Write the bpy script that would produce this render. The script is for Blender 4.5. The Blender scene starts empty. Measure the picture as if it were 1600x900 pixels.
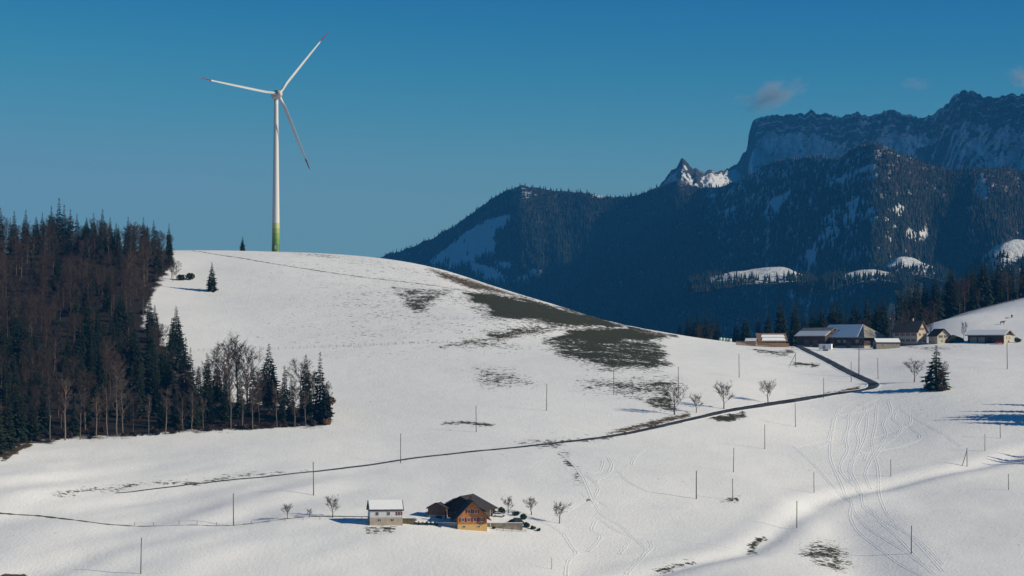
import bpy, bmesh, math, random
import numpy as np
from mathutils import Vector, Matrix

# ------------------------------------------------------------------ camera, sky, sun, exposure
sc = bpy.context.scene
C = sc.collection
F, HZ = 4444.4, 560.0                    # focal length in photo pixels (100 mm lens), horizon row of the photo
PITCH = math.atan((HZ - 450) / F)
cam_d = bpy.data.cameras.new('camera'); cam = bpy.data.objects.new('camera', cam_d); C.objects.link(cam)
cam_d.lens = 100.0; cam_d.sensor_width = 36.0; cam_d.clip_start = 1.0; cam_d.clip_end = 60000
cam.rotation_euler = (math.pi / 2 + PITCH, 0, 0)
sc.camera = cam

SUN_EL, SUN_FRONT = math.radians(25), math.radians(13)   # low sun from the right, a little to the camera's side
TOSUN = Vector((math.cos(SUN_EL) * math.cos(SUN_FRONT), -math.cos(SUN_EL) * math.sin(SUN_FRONT), math.sin(SUN_EL)))
w = bpy.data.worlds.new('World'); sc.world = w; w.use_nodes = True
nt = w.node_tree; nt.nodes.clear()
sky = nt.nodes.new('ShaderNodeTexSky'); sky.sky_type = 'NISHITA'; sky.sun_disc = False
sky.sun_elevation = SUN_EL; sky.sun_rotation = math.atan2(TOSUN.x, TOSUN.y)
sky.altitude = 1100; sky.air_density = 1.0; sky.dust_density = 0.0; sky.ozone_density = 3.0
sep = nt.nodes.new('ShaderNodeSeparateColor'); com = nt.nodes.new('ShaderNodeCombineColor')   # polarising filter: a deeper, bluer sky all round
nt.links.new(sky.outputs[0], sep.inputs[0])
for ch, gain, power, cap, low_ in ((0, 0.0038, 5.0, 3.65, 0.0), (1, 0.0412, 3.0, 4.9, 2.6), (2, 0.77, 1.12, 9.0, 0.0)):
    mx_ = nt.nodes.new('ShaderNodeMath'); mx_.operation = 'MAXIMUM'; mx_.inputs[1].default_value = low_; nt.links.new(sep.outputs[ch], mx_.inputs[0])
    mn_ = nt.nodes.new('ShaderNodeMath'); mn_.operation = 'SMOOTH_MIN'; mn_.inputs[1].default_value = cap; mn_.inputs[2].default_value = 1.0
    pw_ = nt.nodes.new('ShaderNodeMath'); pw_.operation = 'POWER'; pw_.inputs[1].default_value = power
    ga_ = nt.nodes.new('ShaderNodeMath'); ga_.operation = 'MULTIPLY'; ga_.inputs[1].default_value = gain
    nt.links.new(mx_.outputs[0], mn_.inputs[0]); nt.links.new(mn_.outputs[0], pw_.inputs[0]); nt.links.new(pw_.outputs[0], ga_.inputs[0]); nt.links.new(ga_.outputs[0], com.inputs[ch])
bg = nt.nodes.new('ShaderNodeBackground'); bg.inputs[1].default_value = 0.07
wo = nt.nodes.new('ShaderNodeOutputWorld')
nt.links.new(com.outputs[0], bg.inputs[0]); nt.links.new(bg.outputs[0], wo.inputs[0])
sun_d = bpy.data.lights.new('sun', 'SUN'); sun = bpy.data.objects.new('sun', sun_d); C.objects.link(sun)
sun_d.energy = 5.0; sun_d.angle = math.radians(0.5); sun_d.color = (1.0, 0.905, 0.68)
sun.rotation_euler = TOSUN.to_track_quat('Z', 'Y').to_euler()
sc.view_settings.view_transform = 'Standard'; sc.view_settings.look = 'None'
sc.view_settings.exposure = 0.0; sc.view_settings.gamma = 1.0; sc.view_settings.use_curve_mapping = False
sc.render.engine = 'CYCLES'
sc.cycles.use_denoising = True
sc.cycles.max_bounces = 6; sc.cycles.diffuse_bounces = 3; sc.cycles.volume_bounces = 0
sc.cycles.transparent_max_bounces = 8

# ------------------------------------------------------------------ pixel <-> world
cp, sp_ = math.cos(PITCH), math.sin(PITCH)
def pix(px, py, D):
    """point at forward distance D seen at photo pixel (px, py)"""
    u = (px - 800) / F; v = (450 - py) / F
    y = cp - v * sp_; z = sp_ + v * cp
    s = D / y
    return np.array([u * s, D, z * s])
def proj(x, y, z):
    yc = y * cp + z * sp_; vc = -y * sp_ + z * cp
    return 800 + F * x / yc, 450 - F * vc / yc
#TERRAIN_BEGIN
rng = np.random.default_rng(7)
_perm = rng.permutation(4096); _grad = rng.uniform(0, 2 * np.pi, 4096)
def gnoise(x, y):
    x = np.asarray(x, float); y = np.asarray(y, float)
    xi = np.floor(x).astype(int); yi = np.floor(y).astype(int); xf = x - xi; yf = y - yi
    def g(ix, iy, dx, dy):
        a = _grad[_perm[(ix + _perm[iy & 4095]) & 4095]]
        return np.cos(a) * dx + np.sin(a) * dy
    u = xf * xf * xf * (xf * (xf * 6 - 15) + 10); v = yf * yf * yf * (yf * (yf * 6 - 15) + 10)
    a = g(xi, yi, xf, yf); b = g(xi + 1, yi, xf - 1, yf); c = g(xi, yi + 1, xf, yf - 1); d = g(xi + 1, yi + 1, xf - 1, yf - 1)
    return (a + (b - a) * u) * (1 - v) + (c + (d - c) * u) * v
def fbm(x, y, o=4, ridged=False):
    s = 0; a = 1.0; t = 0
    for k in range(o):
        n = gnoise(x * 2 ** k + 17.3 * k, y * 2 ** k - 9.1 * k)
        s = s + a * ((1 - 2 * np.abs(n)) if ridged else n); t += a; a *= 0.5
    return s / t

COLS = {
 -150: [(900,830),(800,885),(715,965),(600,1140),(500,1280),(420,1400),(396,1455)],
 0:   [(900,835),(850,860),(800,890),(760,920),(715,965),(600,1145),(500,1285),(420,1405),(396,1460)],
 200: [(900,835),(850,862),(822,885),(780,925),(720,985),(682,1040),(600,1150),(500,1290),(430,1400),(394,1465)],
 300: [(545,1240),(470,1350),(420,1430),(391,1490)],
 400: [(900,838),(850,868),(800,905),(745,960),(700,1020),(668,1070),(620,1135),(545,1245),(470,1350),(420,1430),(393,1495)],
 500: [(397,1498)],
 600: [(900,845),(825,888),(780,930),(728,1000),(680,1065),(620,1140),(540,1250),(470,1350),(430,1430),(405,1495)],
 700: [(440,1425),(424,1480)],
 800: [(900,850),(830,900),(780,945),(702,1040),(640,1115),(560,1225),(500,1310),(470,1390),(456,1450)],
 880: [(480,1420)],
 950: [(900,860),(820,925),(740,1000),(685,1075),(620,1150),(560,1230),(520,1320),(501,1395)],
 1060: [(660,1110),(600,1180),(550,1280),(523,1370)],
 1150: [(900,860),(820,940),(740,1020),(648,1130),(600,1190),(560,1270),(536,1350)],
 1250: [(900,865),(800,965),(740,1040),(680,1110),(632,1165),(580,1250),(542,1365)],
 1365: [(900,875),(830,940),(760,1025),(680,1120),(603,1210),(570,1270),(545,1350)],
 1465: [(900,880),(800,980),(740,1045),(680,1110),(610,1180),(570,1250),(538,1350),(503,1440)],
 1600: [(900,890),(850,930),(780,1000),(718,1075),(640,1140),(600,1200),(560,1280),(536,1340),(500,1420),(466,1500)],
 1800: [(900,895),(800,985),(700,1085),(600,1190),(500,1390),(420,1510)],
}
_pts = []
for px_, lst in COLS.items():
    for py_, D_ in lst: _pts.append(pix(px_, py_, D_))
def back(px_, lst):
    for D_, z_ in lst: _pts.append(np.array([(px_ - 800) / F * D_, D_, z_]))
for px_ in (-150, 0, 200): back(px_, [(1520, 54.5), (1620, 48), (1900, -20)])
for px_ in (300, 400, 500): back(px_, [(1550, 56), (1650, 46), (1900, -20)])
back(600, [(1550, 51), (1650, 36), (1900, -40)])
back(700, [(1540, 43), (1650, 20), (1900, -60)])
back(800, [(1510, 29), (1600, 3), (1850, -90)])
back(950, [(1460, 13), (1560, -15), (1850, -120)])
back(1060, [(1440, 2), (1560, -28), (1850, -130)])
back(1150, [(1420, 3), (1560, -18), (1850, -120)])
back(1250, [(1450, 2), (1600, -20), (1900, -100)])
back(1365, [(1430, 5), (1500, 1), (1600, -15), (1900, -80)])
back(1465, [(1520, 19), (1600, 12), (1900, -50)])
back(1600, [(1560, 32), (1640, 26), (1950, -20)])
back(1800, [(1600, 52), (1750, 40), (2000, 0)])
for x_ in (-260, 0, 260):
    for y_, z_ in ((30, -18), (200, -75), (450, -112), (700, -92)): _pts.append(np.array([x_, y_, z_]))
_pts = np.array(_pts)
def _tps_fit(P, lam):
    X = P[:, :2] / 1000.0; n = len(X)
    d = np.linalg.norm(X[:, None] - X[None], axis=2)
    K = np.where(d > 0, d * d * np.log(d + 1e-12), 0) + lam * np.eye(n)
    A = np.zeros((n + 3, n + 3)); A[:n, :n] = K; A[:n, n] = 1; A[:n, n + 1:] = X; A[n, :n] = 1; A[n + 1:, :n] = X.T
    return X, np.linalg.solve(A, np.concatenate([P[:, 2], [0, 0, 0]]))
def _tps_eval(X, wt, x, y):
    out = np.empty(len(x)); n = len(X)
    for s in range(0, len(x), 20000):
        q = np.stack([x[s:s + 20000], y[s:s + 20000]], 1) / 1000.0
        d2 = ((q[:, None] - X[None]) ** 2).sum(2)
        out[s:s + 20000] = (0.5 * d2 * np.log(d2 + 1e-18)) @ wt[:n] + wt[n] + q @ wt[n + 1:]
    return out
_X, _W = _tps_fit(_pts, 2e-6)
def poly_dist(px, py, poly):
    """signed distance in pixels, positive inside"""
    P = np.array(poly, float); Q = np.roll(P, -1, 0)
    best = np.full(px.shape, 1e9); inside = np.zeros(px.shape, bool)
    for (ax, ay), (bx, by) in zip(P, Q):
        ex, ey = bx - ax, by - ay
        t = np.clip(((px - ax) * ex + (py - ay) * ey) / (ex * ex + ey * ey + 1e-9), 0, 1)
        best = np.minimum(best, np.hypot(px - ax - t * ex, py - ay - t * ey))
        c = ((ay > py) != (by > py)) & (px < ex * (py - ay) / (ey + (1e-9 if ey == 0 else 0)) + ax)
        inside ^= c
    return np.where(inside, best, -best)
def line_dist(px, py, line):
    best = np.full(px.shape, 1e9)
    for (ax, ay), (bx, by) in zip(line[:-1], line[1:]):
        ex, ey = bx - ax, by - ay
        t = np.clip(((px - ax) * ex + (py - ay) * ey) / (ex * ex + ey * ey + 1e-9), 0, 1)
        best = np.minimum(best, np.hypot(px - ax - t * ex, py - ay - t * ey))
    return best
def stretch(lo, hi, step, outer):
    a = np.arange(lo, hi + 1e-6, step); l = []; r = []; s = step; v = lo
    while v > outer[0]: s *= 1.25; v -= s; l.append(v)
    s = step; v = a[-1]
    while v < outer[1]: s *= 1.25; v += s; r.append(v)
    return np.concatenate([np.array(l[::-1]), a, np.array(r)])
GX = stretch(-300, 310, 1.15, (-900, 900)); GY = stretch(800, 1580, 1.35, (-40, 2150))
_cx = np.concatenate([np.arange(-950, 951, 12.0)]); _cy = np.arange(-80, 2200, 12.0)
_mx, _my = np.meshgrid(_cx, _cy)
_cz = _tps_eval(_X, _W, _mx.ravel(), _my.ravel()).reshape(_mx.shape)
def _cubic(x, y):
    """Catmull-Rom lookup in the coarse fitted surface"""
    fx = np.clip((x - _cx[0]) / 12.0, 1.001, len(_cx) - 3.001); fy = np.clip((y - _cy[0]) / 12.0, 1.001, len(_cy) - 3.001)
    ix = fx.astype(int); iy = fy.astype(int); u = fx - ix; v = fy - iy
    def cw(t): return (-0.5*t + t*t - 0.5*t**3, 1 - 2.5*t*t + 1.5*t**3, 0.5*t + 2*t*t - 1.5*t**3, -0.5*t*t + 0.5*t**3)
    wx = cw(u); wy = cw(v); s = 0
    for j in range(4):
        r = 0
        for i in range(4): r = r + wx[i] * _cz[iy + j - 1, ix + i - 1]
        s = s + wy[j] * r
    return s
_bench = [pix(a, b, d)[:2] for a, b, d in ((985,900,855),(1090,878,880),(1160,862,897),(1205,838,925),(1235,812,953),(1275,784,985),(1330,768,1010),(1400,756,1030),(1500,738,1055),(1600,717,1085),(1700,700,1100))]
def terrain_z(x, y):
    x = np.asarray(x, float); y = np.asarray(y, float)
    z = _cubic(x, y)
    low = np.clip((1010 - y) / 70, 0, 1) * np.clip((-20 - x) / 60, 0, 1)
    rr = np.clip((1120 - y) / 120, 0, 1)
    a, b = x * 0.80 - y * 0.60, x * 0.60 + y * 0.80
    z = z + 2.5 * low * fbm(a / 26, b / 75, 2) + 0.6 * rr * fbm(x / 30 + 5, y / 45, 2) + 0.12 * fbm(x / 11, y / 7, 2)
    top = np.clip((y - 1090) / 100, 0, 1) * np.clip((1400 - y) / 60, 0, 1)
    z = z + 0.35 * top * fbm(x / 40, y / 16, 3) + 0.09 * fbm(x / 5, y / 3.5, 2)
    m = (x > 20) & (y > 800) & (y < 1150)
    if np.any(m):
        d = line_dist(x[m], y[m], _bench); z[m] = z[m] - 1.05 * np.exp(-(d / 4.6) ** 2) + 0.2 * np.exp(-((d - 10) / 4.5) ** 2)
        z[m] = z[m] + 0.065 * np.clip(x[m] - 105, 0, 200) * np.clip((985 - y[m]) / 70, 0, 1)
        g_ = line_dist(x[m], y[m], [pix(1312, 795, 975)[:2], pix(1335, 840, 930)[:2], pix(1365, 900, 872)[:2], pix(1375, 950, 820)[:2]]); z[m] = z[m] - 1.7 * np.exp(-(g_ / 13.0) ** 2)
    return z
def grid_faces(ny, nx, off=0):
    i = np.arange(ny - 1)[:, None] * nx + np.arange(nx - 1)[None]
    return (np.stack([i, i + 1, i + nx + 1, i + nx], 2).reshape(-1, 4) + off)
TX, TY = np.meshgrid(GX, GY)
TZ = terrain_z(TX.ravel(), TY.ravel()).reshape(TX.shape)
def H(x, y):
    ix = int(np.clip(np.searchsorted(GX, x) - 1, 0, len(GX) - 2)); iy = int(np.clip(np.searchsorted(GY, y) - 1, 0, len(GY) - 2))
    u = (x - GX[ix]) / (GX[ix + 1] - GX[ix]); v = (y - GY[iy]) / (GY[iy + 1] - GY[iy])
    a = TZ[iy, ix] * (1 - u) + TZ[iy, ix + 1] * u; b = TZ[iy + 1, ix] * (1 - u) + TZ[iy + 1, ix + 1] * u
    return float(a * (1 - v) + b * v)
def Hv(x, y):
    ix = np.clip(np.searchsorted(GX, x) - 1, 0, len(GX) - 2); iy = np.clip(np.searchsorted(GY, y) - 1, 0, len(GY) - 2)
    u = (x - GX[ix]) / (GX[ix + 1] - GX[ix]); v = (y - GY[iy]) / (GY[iy + 1] - GY[iy])
    a = TZ[iy, ix] * (1 - u) + TZ[iy, ix + 1] * u; b = TZ[iy + 1, ix] * (1 - u) + TZ[iy + 1, ix + 1] * u
    return a * (1 - v) + b * v
_Ds = np.arange(800, 1620, 0.5)
def on_ground(px, py):
    """where the sight line through a photo pixel meets the ground; at the crest if it just misses"""
    P = pix(px, py, 1.0); x = P[0] * _Ds; z = P[2] * _Ds
    h = Hv(x, _Ds) - z
    k = np.nonzero(h > 0)[0]
    i = int(k[0]) if len(k) else int(np.argmax(h / _Ds))
    return Vector((x[i], _Ds[i], float(Hv(x[i:i + 1], _Ds[i:i + 1])[0])))
#TERRAIN_END

# ------------------------------------------------------------------ materials
def new_mat(name):
    m = bpy.data.materials.new(name); m.use_nodes = True
    n = m.node_tree; b = n.nodes['Principled BSDF']
    return m, n, b
def N(n, kind, **kw):
    o = n.nodes.new(kind)
    for k, v in kw.items(): setattr(o, k, v)
    return o
def ramp(n, src, stops):
    r = N(n, 'ShaderNodeValToRGB'); e = r.color_ramp.elements
    while len(e) < len(stops): e.new(0.5)
    for el, (p, c) in zip(e, stops):
        el.position = p; el.color = (*c, 1) if len(c) == 3 else c
    n.links.new(src, r.inputs[0]); return r
def mat(name, col, rough=0.85, var=0.18, scale=1.5, spec=0.2, stretch_=(1, 1, 1), metallic=0.0):
    m, n, b = new_mat(name)
    tc = N(n, 'ShaderNodeTexCoord'); mp = N(n, 'ShaderNodeMapping'); mp.inputs['Scale'].default_value = stretch_
    nz = N(n, 'ShaderNodeTexNoise'); nz.inputs['Scale'].default_value = scale; nz.inputs['Detail'].default_value = 4
    n.links.new(tc.outputs['Object'], mp.inputs[0]); n.links.new(mp.outputs[0], nz.inputs['Vector'])
    lo = tuple(c * (1 - var) for c in col); hi = tuple(min(1, c * (1 + var)) for c in col)
    r = ramp(n, nz.outputs[0], [(0.3, lo), (0.7, hi)])
    n.links.new(r.outputs[0], b.inputs['Base Color'])
    b.inputs['Roughness'].default_value = rough; b.inputs['Specular IOR Level'].default_value = spec; b.inputs['Metallic'].default_value = metallic
    return m
def tree_mat(name, col, var=0.35):
    """foliage or bark: colour differs from tree to tree and from clump to clump"""
    m, n, b = new_mat(name)
    oi = N(n, 'ShaderNodeObjectInfo'); geo = N(n, 'ShaderNodeNewGeometry')
    nz = N(n, 'ShaderNodeTexNoise'); nz.inputs['Scale'].default_value = 0.35; nz.inputs['Detail'].default_value = 3
    n.links.new(geo.outputs['Position'], nz.inputs['Vector'])
    ad = N(n, 'ShaderNodeMath', operation='ADD'); n.links.new(nz.outputs[0], ad.inputs[0])
    mu = N(n, 'ShaderNodeMath', operation='MULTIPLY'); mu.inputs[1].default_value = 0.5
    n.links.new(oi.outputs['Random'], mu.inputs[0]); n.links.new(mu.outputs[0], ad.inputs[1])
    a = tuple(c * (1 - var) for c in col); c_ = tuple(x * (1 + var) for x in col)
    r = ramp(n, ad.outputs[0], [(0.35, a), (0.62, col), (0.95, (c_[0] * 1.15, c_[1], c_[2] * 0.9))])
    n.links.new(r.outputs[0], b.inputs['Base Color']); b.inputs['Roughness'].default_value = 0.9; b.inputs['Specular IOR Level'].default_value = 0.1
    return m
M = {}
M['needle'] = tree_mat('spruce_needles', (0.019, 0.031, 0.021))
M['needle_green'] = tree_mat('young_spruce_needles', (0.024, 0.040, 0.024))
M['bark'] = tree_mat('spruce_bark', (0.09, 0.065, 0.05))
M['pale_bark'] = tree_mat('pale_beech_bark', (0.14, 0.12, 0.107))
M['twig'] = tree_mat('bare_twigs', (0.058, 0.046, 0.041))
M['fruit_bark'] = tree_mat('fruit_tree_bark', (0.075, 0.06, 0.055))
M['leaf'] = tree_mat('bush_leaves', (0.035, 0.06, 0.03))
M['copper'] = tree_mat('copper_leaves', (0.16, 0.09, 0.045))
M['road'] = mat('asphalt', (0.050, 0.050, 0.054), 0.6, 0.55, 0.25)
M['gravel'] = mat('track_gravel', (0.10, 0.085, 0.07), 0.9, 0.35, 0.5)
M['snow_part'] = mat('settled_snow', (0.83, 0.84, 0.87), 0.6, 0.03, 0.8)
M['rotor'] = mat('white_turbine_paint', (0.60, 0.60, 0.585), 0.45, 0.04, 0.1)
M['hub'] = mat('hub_paint', (0.55, 0.50, 0.46), 0.5, 0.06, 0.2)
M['red'] = mat('red_blade_paint', (0.22, 0.025, 0.03), 0.5, 0.08, 0.2)
M['pole'] = mat('weathered_pole_wood', (0.11, 0.082, 0.065), 0.9, 0.3, 2.0)
M['steel'] = mat('galvanised_steel', (0.35, 0.36, 0.37), 0.5, 0.1, 2.0, 0.5)
M['insul'] = mat('glazed_insulator', (0.5, 0.5, 0.48), 0.4, 0.1, 4)
M['darkwood'] = mat('dark_barn_boards', (0.065, 0.047, 0.038), 0.85, 0.35, 1.2, 0.2, (4, 4, 0.3))
M['brownwood'] = mat('brown_boards', (0.16, 0.095, 0.055), 0.85, 0.3, 1.2, 0.2, (4, 4, 0.3))
M['greywood'] = mat('grey_boards', (0.26, 0.23, 0.19), 0.85, 0.25, 1.2, 0.2, (4, 4, 0.3))
M['palewood'] = mat('pale_painted_boards', (0.62, 0.63, 0.64), 0.8, 0.08, 1.2, 0.2, (4, 4, 0.3))
M['plaster'] = mat('cream_plaster', (0.48, 0.43, 0.34), 0.9, 0.15, 0.8)
M['beige'] = mat('beige_plaster', (0.42, 0.36, 0.28), 0.9, 0.15, 0.8)
M['yellow'] = mat('yellow_plaster', (0.62, 0.40, 0.16), 0.9, 0.08, 0.8)
M['orange'] = mat('orange_shingle', (0.46, 0.18, 0.055), 0.85, 0.15, 1.5)
M['white'] = mat('white_paint', (0.78, 0.78, 0.77), 0.6, 0.05, 1.0)
M['roof'] = mat('dark_roof_tiles', (0.045, 0.040, 0.040), 0.8, 0.3, 1.0)
M['roofbrown'] = mat('brown_roof_tiles', (0.19, 0.12, 0.085), 0.85, 0.25, 1.0)
M['roofgrey'] = mat('grey_fibre_roof', (0.24, 0.225, 0.20), 0.8, 0.25, 0.6)
M['shutter'] = mat('red_brown_shutter', (0.20, 0.035, 0.035), 0.7, 0.15, 2)
M['frame'] = mat('window_frame', (0.60, 0.58, 0.54), 0.6, 0.05, 3)
M['concrete'] = mat('concrete', (0.33, 0.31, 0.28), 0.9, 0.2, 0.8)
M['stone'] = mat('dry_stone', (0.24, 0.21, 0.17), 0.95, 0.35, 0.9)
M['black'] = mat('black_rubber', (0.02, 0.02, 0.02), 0.7, 0.2, 4)
M['carwhite'] = mat('white_car_paint', (0.80, 0.80, 0.80), 0.25, 0.02, 1, 0.5)
M['carred'] = mat('red_car_paint', (0.42, 0.05, 0.04), 0.3, 0.05, 1, 0.5)
M['hide'] = mat('dark_hide', (0.035, 0.025, 0.02), 0.85, 0.3, 4)
M['bale'] = mat('pale_green_wrap', (0.48, 0.58, 0.46), 0.4, 0.15, 1.5, 0.4)
M['hay'] = mat('hay_bank', (0.23, 0.17, 0.10), 0.95, 0.3, 0.9)
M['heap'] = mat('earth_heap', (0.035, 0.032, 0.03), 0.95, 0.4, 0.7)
def glass():
    m, n, b = new_mat('window_glass')
    b.inputs['Base Color'].default_value = (0.02, 0.025, 0.03, 1); b.inputs['Roughness'].default_value = 0.08; b.inputs['Specular IOR Level'].default_value = 0.6
    return m
M['glass'] = glass()
def tower_paint(h):
    """white tower, stepped green rings towards the foot"""
    m, n, b = new_mat('turbine_tower_paint')
    tc = N(n, 'ShaderNodeTexCoord'); sx = N(n, 'ShaderNodeSeparateXYZ'); n.links.new(tc.outputs['Object'], sx.inputs[0])
    dv = N(n, 'ShaderNodeMath', operation='DIVIDE'); dv.inputs[1].default_value = h; n.links.new(sx.outputs[2], dv.inputs[0])
    r = ramp(n, dv.outputs[0], [(0.0, (0.075, 0.16, 0.035)), (0.05, (0.11, 0.22, 0.045)), (0.085, (0.17, 0.27, 0.06)), (0.12, (0.27, 0.33, 0.10)), (0.152, (0.43, 0.46, 0.19)), (0.185, (0.56, 0.56, 0.54))])
    r.color_ramp.interpolation = 'CONSTANT'
    n.links.new(r.outputs[0], b.inputs['Base Color']); b.inputs['Roughness'].default_value = 0.5
    return m
def ground_mat():
    m, n, b = new_mat('snow_and_thin_grass')
    geo = N(n, 'ShaderNodeNewGeometry')
    ga = N(n, 'ShaderNodeAttribute', attribute_name='grass'); br = N(n, 'ShaderNodeAttribute', attribute_name='brown'); li = N(n, 'ShaderNodeAttribute', attribute_name='litter')
    def noise(scale, sc3, detail=5, rough=0.6):
        mp = N(n, 'ShaderNodeMapping'); mp.inputs['Scale'].default_value = sc3
        z = N(n, 'ShaderNodeTexNoise'); z.inputs['Scale'].default_value = scale; z.inputs['Detail'].default_value = detail; z.inputs['Roughness'].default_value = rough
        n.links.new(geo.outputs['Position'], mp.inputs[0]); n.links.new(mp.outputs[0], z.inputs['Vector']); return z.outputs[0]
    def thresh(attr, nz, k, soft=0.10):
        # bare where attr + k*(noise-0.5) passes 0.5
        a = N(n, 'ShaderNodeMath', operation='SUBTRACT'); n.links.new(nz, a.inputs[0]); a.inputs[1].default_value = 0.5
        c = N(n, 'ShaderNodeMath', operation='MULTIPLY_ADD'); n.links.new(a.outputs[0], c.inputs[0]); c.inputs[1].default_value = k; n.links.new(attr, c.inputs[2])
        r = N(n, 'ShaderNodeMapRange'); r.inputs['From Min'].default_value = 0.5 - soft; r.inputs['From Max'].default_value = 0.5 + soft
        n.links.new(c.outputs[0], r.inputs['Value']); return r.outputs[0]
    n1 = noise(1.2, (0.38, 0.42, 1.0), 7, 0.75); n2 = noise(0.8, (1, 1, 1), 5, 0.7)
    gm = thresh(ga.outputs['Fac'], n1, 2.3, 0.09); bm_ = thresh(br.outputs['Fac'], n1, 2.0, 0.12); lm = thresh(li.outputs['Fac'], n2, 1.0, 0.15)
    snow = ramp(n, noise(0.03, (1, 1, 1), 4), [(0.3, (0.80, 0.80, 0.83)), (0.7, (0.87, 0.86, 0.87))])
    grass = ramp(n, n2, [(0.25, (0.022, 0.024, 0.010)), (0.75, (0.066, 0.061, 0.027))])
    brown = ramp(n, n1, [(0.25, (0.05, 0.034, 0.017)), (0.75, (0.12, 0.082, 0.042))])
    litter = ramp(n, n2, [(0.25, (0.014, 0.011, 0.009)), (0.75, (0.045, 0.032, 0.024))])
    cur = snow.outputs[0]
    for fac, c in ((gm, grass), (bm_, brown), (lm, litter)):
        mx = N(n, 'ShaderNodeMix', data_type='RGBA'); n.links.new(fac, mx.inputs[0]); n.links.new(cur, mx.inputs[6]); n.links.new(c.outputs[0], mx.inputs[7]); cur = mx.outputs[2]
    n.links.new(cur, b.inputs['Base Color'])
    b.inputs['Roughness'].default_value = 0.75; b.inputs['Specular IOR Level'].default_value = 0.15
    bp = N(n, 'ShaderNodeBump'); bp.inputs['Strength'].default_value = 0.4; bp.inputs['Distance'].default_value = 0.4
    n.links.new(noise(0.9, (1, 0.6, 1), 6, 0.65), bp.inputs['Height']); n.links.new(bp.outputs[0], b.inputs['Normal'])
    return m

# ------------------------------------------------------------------ mesh helpers
def link(name, me, m=None, parent=None):
    o = bpy.data.objects.new(name, me); C.objects.link(o)
    if m is not None: me.materials.append(m)
    if parent is not None: o.parent = parent
    return o
def np_mesh(name, V, Fq, smooth=False):
    me = bpy.data.meshes.new(name); V = np.asarray(V, np.float32); Fq = np.asarray(Fq, np.int32)
    me.vertices.add(len(V)); me.vertices.foreach_set('co', V.ravel())
    k = Fq.shape[1]; me.loops.add(Fq.size); me.loops.foreach_set('vertex_index', Fq.ravel())
    me.polygons.add(len(Fq)); me.polygons.foreach_set('loop_start', np.arange(0, Fq.size, k, dtype=np.int32)); me.polygons.foreach_set('loop_total', np.full(len(Fq), k, np.int32))
    if smooth: me.polygons.foreach_set('use_smooth', np.ones(len(Fq), bool))
    me.update(calc_edges=True); me.validate(); return me
def attr(me, name, vals):
    a = me.attributes.new(name, 'FLOAT', 'POINT'); a.data.foreach_set('value', np.asarray(vals, np.float32).ravel())
class MB:
    def __init__(s): s.v = []; s.f = []
    def add(s, vs, fs):
        o = len(s.v); s.v += [tuple(p) for p in vs]; s.f += [tuple(i + o for i in f) for f in fs]; return s
    def box(s, x0, x1, y0, y1, z0, z1):
        return s.add([(x0,y0,z0),(x1,y0,z0),(x1,y1,z0),(x0,y1,z0),(x0,y0,z1),(x1,y0,z1),(x1,y1,z1),(x0,y1,z1)],
                     [(0,3,2,1),(4,5,6,7),(0,1,5,4),(1,2,6,5),(2,3,7,6),(3,0,4,7)])
    def tube(s, p, q, r0, r1, k=6, cap=True):
        p = Vector(p); q = Vector(q); d = (q - p)
        if d.length < 1e-6: return s
        d.normalize(); a = d.orthogonal().normalized(); b = d.cross(a); o = len(s.v)
        for c, r in ((p, r0), (q, r1)):
            for i in range(k):
                t = 2 * math.pi * i / k; s.v.append(tuple(c + a * (r * math.cos(t)) + b * (r * math.sin(t))))
        for i in range(k): s.f.append((o + i, o + (i + 1) % k, o + k + (i + 1) % k, o + k + i))
        if cap: s.f.append(tuple(o + k + i for i in range(k))); s.f.append(tuple(o + k - 1 - i for i in range(k)))
        return s
    def lathe(s, prof, k=16, axis='z', c=(0, 0, 0)):
        o = len(s.v)
        for r, h in prof:
            for i in range(k):
                t = 2 * math.pi * i / k; p = (r * math.cos(t), r * math.sin(t), h)
                if axis == 'y': p = (p[0], p[2], p[1])
                if axis == 'x': p = (p[2], p[0], p[1])
                s.v.append((p[0] + c[0], p[1] + c[1], p[2] + c[2]))
        for j in range(len(prof) - 1):
            for i in range(k): s.f.append((o + j*k + i, o + j*k + (i+1) % k, o + (j+1)*k + (i+1) % k, o + (j+1)*k + i))
        return s
    def slab(s, a, b, c, d, t):
        """thick sheet from four corners, thickness t downwards"""
        n = (Vector(b) - Vector(a)).cross(Vector(d) - Vector(a)).normalized() * t
        q = [Vector(x) for x in (a, b, c, d)]
        return s.add(q + [x - n for x in q], [(0,1,2,3),(7,6,5,4),(0,4,5,1),(1,5,6,2),(2,6,7,3),(3,7,4,0)])
    def mesh(s, name, smooth=False):
        me = bpy.data.meshes.new(name); me.from_pydata(s.v, [], s.f); me.update()
        if smooth: me.polygons.foreach_set('use_smooth', [True] * len(me.polygons))
        return me
    def build(s, name, m, parent=None, smooth=False): return link(name, s.mesh(name, smooth), m, parent)
def tag(o, label=None, cat=None, group=None, kind=None):
    if label: o['label'] = label
    if cat: o['category'] = cat
    if group: o['group'] = group
    if kind: o['kind'] = kind
    return o
def thing(name, label, cat, loc=(0, 0, 0), rz=0.0, group=None):
    o = bpy.data.objects.new(name, None); C.objects.link(o); o.location = loc; o.rotation_euler = (0, 0, rz); o.empty_display_size = 0.5
    return tag(o, label, cat, group)
def copy_tree(root):
    r = root.copy(); C.objects.link(r)
    for ch in [c for c in bpy.data.objects if c.parent == root] if False else list(root.children):
        c = ch.copy(); C.objects.link(c); c.parent = r
        for g in list(ch.children):
            d = g.copy(); C.objects.link(d); d.parent = c
    return r

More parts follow.
